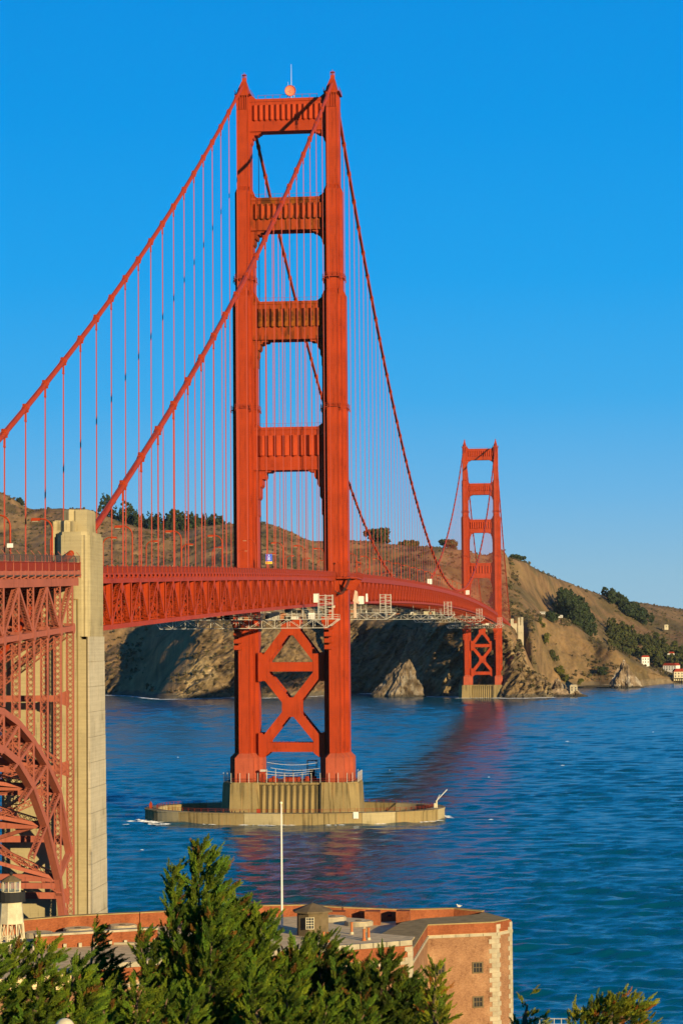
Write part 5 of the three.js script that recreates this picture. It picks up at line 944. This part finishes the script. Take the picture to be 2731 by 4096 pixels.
function farTree(label, x, z, h, w, kind = 0, y0) {
  const y = y0 ?? groundAt(x, z, 40), t = thing('far_tree', label, 'tree', [x, y, z], 0, 'single trees on the far hills'), r = rng(Math.round(x * 7 + z)), l = [];
  new Geo().tube([[0, -1.5, 0], [.2, h * .4, 0], [0, h * .75, 0]], f => lerp(w * .05, w * .015, f), 6).build('trunk', M.bark, t);
  const lobes = Array.from({ length: 7 }, () => { const a = r() * 6.28, q = .34 * w * Math.sqrt(r()); return [Math.cos(a) * q, h * (.04 + .66 * r()), Math.sin(a) * q, .2 + .12 * r()]; });
  for (let k = 0; k < 190; k++) { const o = lobes[k % 7], v = Math.cbrt(r()), a = r() * 6.28, e = Math.acos(2 * r() - 1); l.push([o[0] + Math.sin(e) * Math.cos(a) * v * w * o[3], o[1] + Math.cos(e) * v * h * o[3] * .8, o[2] + Math.sin(e) * Math.sin(a) * v * w * o[3], w * (.045 + .05 * r())]); }
  clumps(l, farLeaf[kind], 'crown', t);
}
farTree('small dark tree alone on the far left ridge', -628, -2180, 10, 13, 1);
farTree('broad dark tree on the ridge left of the distant tower, larger of two', -152, -2030, 26, 34, 1);
farTree('round brown green tree on the ridge just left of distant tower', -66, -2017, 17, 24, 0);
farTree('low tree line clump on the ridge between the two towers', -120, -2030, 12, 30, 0);
farTree('small trees on the hilltop right of the distant tower', 10, -2035, 7, 22, 1);
farTree('dark round tree on the near hill slope below the road', 54, -1775, 14, 17, 1);
farTree('bright green tree at the foot of the hill right of distant tower', 66, -1705, 17, 16, 2);
farTree('tall green tree left of the bright tree at the hill foot', 49, -1716, 18, 11, 2);
farTree('dark green tree between the two bright ones at the hill foot', 57, -1718, 14, 11, 0);
farTree('small green tree highest of the group at the hill foot', 44, -1735, 13, 9, 2);
farTree('small bush tree beside the beach under the hill', 84, -1672, 6, 8, 2);
farTree('bush tree halfway up the hill behind the sea stack', 108, -1740, 9, 12, 1);
{
  const wood = (label, cat, spots, kind, name = 'wood') => { const l = []; for (const [x, z, h, w, cone] of spots) { const y = groundAt(x, z, 60), r = rng(Math.round(x * 13 + z * 3)); for (let k = 0; k < 34; k++) { const f = r(), rad = cone ? w * .5 * (1 - f * .85) : w * .5 * Math.sin((.12 + .8 * f) * 3.1) * (.7 + .5 * r()), a = r() * 6.28; l.push([x + Math.cos(a) * rad * .7, y + h * (.12 + .85 * f), z + Math.sin(a) * rad * .7, w * (cone ? .13 * (1.25 - f) : .07 + .08 * r()) + .25]); } } const m = clumps(l, farLeaf[kind], numbered(name)); m.userData.kind = 'stuff'; tag(m, label, cat); };
  const r = rng(91), A = []; for (let k = 0; k < 120; k++) { const f = Math.pow(r(), .8); A.push([-505 + f * 150 + (r() - .5) * 12, -2090 - r() * 60, 16 + r() * 16 * (1 - f * .5), 9 + r() * 7, r() < .7]); }
  wood('dark conifer wood on the hilltop behind the suspenders', 'wood', A, 1);
  const B = []; for (let k = 0; k < 60; k++) { const a = r() * 6.28, q = Math.sqrt(r()); B.push([79 + Math.cos(a) * q * 20, -2010 + Math.sin(a) * q * 70, 22 + r() * 12, 11 + r() * 6, false]); }
  wood('dark green eucalyptus grove on the hill right of the distant tower', 'grove', B, 1, 'grove');
  const C = []; for (let k = 0; k < 150; k++) { const x = 118 + r() * 150, z = -2040 - r() * 170; if (z > -2075 && ((x > 150 && x < 168) || (x > 180 && x < 202))) continue; C.push([x, z, 10 + r() * 11, 9 + r() * 6, false]); }
  wood('mixed green trees around the houses in the valley at right', 'grove', C, 0, 'grove');
  const D = []; for (let k = 0; k < 60; k++) { D.push([140 + (r() - .5) * 50 + k * .3, -2330 - r() * 70, 8 + r() * 9, 9 + r() * 6, false]); }
  wood('scattered dark trees on the upper slope at far right', 'grove', D, 1, 'grove');
  const S = [], rr = rng(17); for (let k = 0; k < 26000; k++) { const q = land.rows[Math.floor(rr() * land.rows.length)], x = q[0], z = q[2]; if (q[3] < .8 || q[1] < 6) continue; if (fbm(x * .012, 3, z * .012, 3) < -.05 - .25 * rr()) continue; S.push([x + (rr() - .5) * 6, q[1] + .3, z + (rr() - .5) * 6, .6 + 1.7 * rr() ** 2.5, .7]); }
  const m = clumps(S, leafMat([.105, .085, .035]), numbered('scrub')); m.userData.kind = 'stuff'; tag(m, 'low brown green scrub covering the far hills', 'scrub');
}

// ---------------------------------------------------------------- rocks, far buildings
function rock(name, label, cx, cz, w, h, d, px, seed, white, tone = 1) {
  const g0 = new THREE.IcosahedronGeometry(1, 24), P = g0.attributes.position, C = new Float32Array(P.count * 3), U = new Float32Array(P.count * 2);
  for (let i = 0; i < P.count; i++) {
    let x = P.getX(i), y = P.getY(i), z = P.getZ(i); const up = Math.max(0, y), lean = px * up ** 1.2, n = fbm(x * 1.7 + seed, y * 1.7, z * 1.7, 5), cr = 1 - Math.abs(2.4 * fbm(x * 3 + y * .8 + seed, y * 1.2, z * 3, 4)), k = 1 + .75 * n + .16 * (cr - .5) - .22 * Math.abs(2 * fbm(x * 6 + seed, y * 4, z * 6, 3));
    const taper = lerp(1, .36, up ** 1.1); x = (x * taper * k + lean) * w / 2; z = z * taper * k * d / 2; y = y * h * (1 + .35 * n + .18 * (cr - .6)) * (up ? 1 : .3);
    P.setXYZ(i, x, y, z); const f = fbm(x * .12 + seed, y * .12, z * .12, 4), gu = white * smooth(.02, .16, fbm(x * .16, y * .1 + 20, z * .16, 3)); let c = [.21 + .4 * f, .15 + .3 * f, .09 + .2 * f]; c = c.map((v, q) => lerp(v, [.56, .5, .4][q], clamp(gu))); c = c.map(v => v * tone); if (y < 2) c = [.06, .05, .035]; C.set(c, i * 3); U.set([x + z, y], i * 2);
  }
  g0.setAttribute('color', new THREE.BufferAttribute(C, 3)); g0.setAttribute('uv', new THREE.BufferAttribute(U, 2)); g0.computeVertexNormals();
  const m = mesh(numbered(name), g0, rockMat); m.position.set(cx, 0, cz); return tag(m, label, 'rock');
}
const rockMat = std([1, 1, 1], { vertexColors: true, map: fineTex, roughness: .95 });
rock('sea_stack', 'pointed white streaked rock at the water left of the distant tower', -76, -1347, 44, 31, 26, .36, 3, .35, .68);
rock('sea_stack', 'tall pale sea stack standing in the bay at right', 129, -1640, 31, 25.5, 22, -.12, 8, .45, 1.0);
rock('shore_rock', 'brown knob of rock behind the ruined station', 64, -1345, 15, 15, 14, .1, 12, .2);
rock('shore_rock', 'low dark rocks running out to the ruined station', 63, -1331, 44, 7, 14, .2, 15, 0);
rock('shore_rock', 'small dark rock under the ruined station at the point', 79.5, -1329, 15, 6, 11, 0, 19, .2);
rock('shore_rock', 'low dark rocks at the right foot of distant pier', 34, -1312, 34, 4, 12, 0, 23, 0);
rock('shore_rock', 'long low stones along the beach under the hill', 112, -1704, 60, 2.2, 6, 0, 27, .4);
rock('shore_rock', 'pale boulders of the breakwater at far right', 166, -1930, 70, 2.6, 10, 0, 31, .7);
function house(name, label, x, y, z, w, h, d, turn, roofM, wins, cat = 'house', wallM = M.white) {
  const t = thing(name, label, cat, [x, y, z], turn); new Geo().box(-w / 2, w / 2, -3, h, -d / 2, d / 2).build('wall', wallM, t);
  new Geo().extrudeXY([[-w / 2 - .5, h], [w / 2 + .5, h], [w / 2 - w * .12, h + d * .28], [-w / 2 + w * .12, h + d * .28]], -d / 2 - .5, d / 2 + .5).build('roof', roofM, t);
  for (let k = 0; k < wins; k++) for (const fy of [.18, .6]) { const wx = -w / 2 + w * (k + .5) / wins, o = new Geo().box(wx - .55, wx + .55, h * fy, h * fy + h * .24, d / 2, d / 2 + .06).build('window', M.glass, t); new Geo().box(wx - .7, wx + .7, h * fy - .15, h * fy - .02, d / 2, d / 2 + .14).build('sill', wallM, o); }
  return t;
}
house('white_house', 'white house with red roof half hidden by trees, leftmost of the far houses', 159, groundAt(159, -2015) + 3, -2015, 9, 8, 7, .2, M.redroof, 3);
house('white_house', 'long shaded house with wide red roof at far right', 190, groundAt(190, -2022) + 2, -2022, 17, 6, 10, -.5, M.redroof, 5);
house('white_house', 'white porch house high among the trees at far right', 193, groundAt(193, -2110) + 9, -2110, 8, 7, 7, 0, M.redroof, 3);
house('boathouse', 'cream boathouse with red roof on piles at the right edge', 197, 4.2, -1925, 18, 7.2, 12, .1, M.redroof, 5, 'boathouse', M.cream);
house('shed', 'small white shed at the end of the breakwater', 173, 3.4, -1948, 6.5, 6.4, 5, .3, M.white, 1, 'shed');
house('ruined_station', 'small white ruined station building on the rocky point', 78.2, 4.4, -1329, 6.4, 4.6, 5, .1, M.granite, 2, 'building', M.granite);
house('hut', 'little pale hut on the slope at far right', 196, groundAt(178, -2330, 60), -2330, 5, 2.6, 4, 0, M.cream, 1, 'hut', M.cream);
{
  const p = thing('pile_wharf', 'dark wooden piles under the cream boathouse', 'wharf', [197, 0, -1918]); for (let k = 0; k < 9; k++) new Geo().cyl(-9 + k * 2.4, 0, -3, 4, .35, .35, 6).build('pile', M.wood, p); new Geo().box(-11, 13, 4, 4.4, -3, 3).build('deck', M.wood, p);
  const bus = (label, x, z, w) => { const y = groundAt(x, z, 60), t = thing('parked_bus', label, 'bus', [x, y, z]); new Geo().box(-w / 2, w / 2, .5, 3.2, -1.2, 1.2).build('body', M.white, t); new Geo().box(-w / 2 + .4, w / 2 - .4, 1.7, 2.6, 1.2, 1.23).build('window_band', M.glass, t); for (const q of [-.32, .32]) new Geo().cyl(0, 0, -.15, .15, .5, .5, 10).at((a, b, c) => [a + q * w, c + .5, b + 1.15]).build('wheel', M.black, t); };
  bus('white bus parked at the viewpoint on top of the hill, right of two', 60, -1846, 11); bus('white bus parked at the viewpoint on top of the hill, left of two', 43, -1850, 7);
}

// ---------------------------------------------------------------- foam
{
  const g = new Geo(), r = rng(3), o = Array.from({ length: 9 }, (_, i) => { const a = i / 9 * 6.283, q = .5 + .5 * r(); return [Math.cos(a) * q, 0, Math.sin(a) * q]; }); for (let i = 0; i < 9; i++) g.tri([0, .25, 0], o[(i + 1) % 9], o[i]);
  const list = [];
  for (let i = 0; i < LAND.length - 1; i++) for (let k = 0; k < 26; k++) { const f = r(), a = LAND[i], b = LAND[i + 1]; if (Math.hypot(a[3] - b[3], a[5] - b[5]) > 120) continue; list.push([lerp(a[3], b[3], f) + (r() - .5) * 4, lerp(a[5], b[5], f) + 5 + r() * 10, 1.5 + r() * 5, .5 + r()]); }
  for (let k = 0; k < 110; k++) { const th = r() * 6.283; list.push([0.3 + Math.cos(th) * 45.6 * (1 + r() * .025), Math.sign(Math.sin(th)) * Math.abs(Math.sin(th)) ** .88 * 26 * (1 + r() * .04), .5 + r() * 1.6, .2 + r() * .4]); }
  for (let k = 0; k < 60; k++) list.push([-48 + r() * 14, 8 + r() * 16, .5 + r() * 1.6, .2 + r() * .4]);
  for (let k = 0; k < 26; k++) { const z = 300 - r() * 900; list.push([-160 + r() * 420, z, .35 + r() * 1.1, .12 + r() * .25]); }
  for (let k = 0; k < 70; k++) list.push([-22 + r() * 50, SPAN + 11.5 + r() * 4, .8 + r() * 2.4, .4 + r() * .6]);
  const im = new THREE.InstancedMesh(g.geo(), M.foam, list.length), m = new THREE.Matrix4(); list.forEach(([x, z, w, d], i) => { m.compose(V(x, .12, z), new THREE.Quaternion().setFromAxisAngle(V(0, 1, 0), (r() - .5) * .8), V(w, .6, d)); im.setMatrixAt(i, m); });
  im.name = numbered('foam'); im.userData.kind = 'stuff'; tag(im, 'white foam and small breaking crests on the water', 'foam'); scene.add(im);
}

// ---------------------------------------------------------------- people and birds
{
  const N = 44, mc = new MarchingCubes(N, M.white, false, false, 40000), B = [];
  const cap = (a, b, r0, r1) => B.push([V(...a), V(...b), r0, r1]);
  cap([0, .93, 0], [0, 1.36, 0], .15, .18); cap([-.13, 1.38, 0], [.13, 1.38, 0], .1, .1); cap([0, 1.45, 0], [0, 1.55, .01], .06, .06); cap([0, 1.62, .01], [0, 1.68, 0], .1, .105);
  for (const s of [-1, 1]) { cap([s * .09, .9, 0], [s * .11, .48, .03], .1, .07); cap([s * .11, .48, .03], [s * .11, .07, -.02], .065, .045); cap([s * .11, .05, -.02], [s * .13, .04, .13], .05, .04); cap([s * .2, 1.38, 0], [s * .25, 1.08, .02], .06, .045); cap([s * .25, 1.08, .02], [s * .18, .93, .18], .042, .035); cap([s * .18, .93, .18], [s * .15, .91, .25], .036, .028); }
  const f = mc.field; let q = 0; const p = V(0, 0, 0), ab = V(0, 0, 0), ap = V(0, 0, 0);
  for (let k = 0; k < N; k++) for (let j = 0; j < N; j++) for (let i = 0; i < N; i++, q++) { p.set((i - N / 2) / (N / 2) * .95, (j - N / 2) / (N / 2) * .95 + .9, (k - N / 2) / (N / 2) * .95); let d = 9; for (const [a, b, r0, r1] of B) { ab.subVectors(b, a); ap.subVectors(p, a); const t = clamp(ap.dot(ab) / ab.lengthSq()), e = ap.addScaledVector(ab, -t).length() - lerp(r0, r1, t), h = clamp(.5 + .5 * (d - e) / .03); d = lerp(d, e, h) - .03 * h * (1 - h); } f[q] = -d; }
  mc.isolation = 0; mc.update(); const n = mc.count, g = new THREE.BufferGeometry(), pa = mc.positionArray.slice(0, n * 3), na = mc.normalArray.slice(0, n * 3); for (let i = 0; i < n * 3; i += 3) { pa[i] *= .95; pa[i + 1] = pa[i + 1] * .95 + .9; pa[i + 2] *= .95; }
  g.setAttribute('position', new THREE.BufferAttribute(pa, 3)); g.setAttribute('normal', new THREE.BufferAttribute(na, 3));
  const hair = new THREE.SphereGeometry(.118, 12, 8, 0, 6.283, 0, 1.7).translate(0, 1.67, -.02), coat = new THREE.CylinderGeometry(.2, .235, .56, 12, 1, true).translate(0, 1.16, 0).scale(1, 1, .8);
  [[13.0, 275, [.05, .05, .07], 'dark', 'leftmost'], [12.6, 270, [.5, .5, .48], 'white', 'second from left'], [13.0, 252, [.25, .4, .06], 'yellow green', 'third from left'], [13.0, 233, [.16, .06, .34], 'purple', 'fourth from left'], [12.7, 214, [.55, .5, .45], 'pale', 'rightmost']].forEach(([x, z, c, w, o]) => {
    const t = thing('person', `person in a ${w} jacket walking on the bridge sidewalk, ${o} of five`, 'person', [x, deckY(z) + .31, z], .6 * Math.sin(z)); mesh('body', g, std([.35, .2, .13]), t); mesh('hair', hair, M.dark, t); mesh('jacket', coat, std(c, { side: THREE.DoubleSide }), t);
  });
  const gull = thing('gull', 'white gull standing on the seaward parapet of the fort', 'bird', [69.2, 17.3, 367.6]); mesh('body', new THREE.SphereGeometry(.2, 12, 8).scale(1.5, .8, .75).translate(0, .24, 0), M.white, gull); mesh('head', new THREE.SphereGeometry(.09, 10, 8).translate(-.24, .42, 0), M.white, gull); new Geo().beam([-.32, .42, 0], [-.43, .4, 0], .04, .03).build('beak', M.terra, gull); for (const s of [-.05, .05]) new Geo().box(-.01, .01, 0, .14, s - .01, s + .01).build('leg', M.terra, gull); new Geo().hex([[.1, .24, -.15], [.45, .26, -.1], [.45, .3, -.1], [0, .38, -.13], [.1, .24, .15], [.45, .26, .1], [.45, .3, .1], [0, .38, .13]]).build('wing', M.scaf, gull);
  const cm = (i, x) => { const th = Math.acos((x - .3) / 42.8), z = Math.abs(Math.sin(th)) ** .88 * 23.6, t = thing('cormorant', `small black cormorant on the ring wall, ${ORD[i]} from left of the row`, 'bird', [x, 3.35, z], 0, 'cormorants on the ring wall'); mesh('body', new THREE.SphereGeometry(.17, 8, 6).scale(.8, 1.7, .8).translate(0, .35, 0), M.black, t); new Geo().tube([[0, .55, 0], [.04, .72, 0], [.14, .78, 0]], .05, 5).build('neck', M.black, t); };
  [-19.6, -18.4, -17.5, -16.9, -15.8, -15.1, -14.2, -12.6, -11.5].forEach((x, i) => cm(i, x));
}
renderer.render(scene, camera);
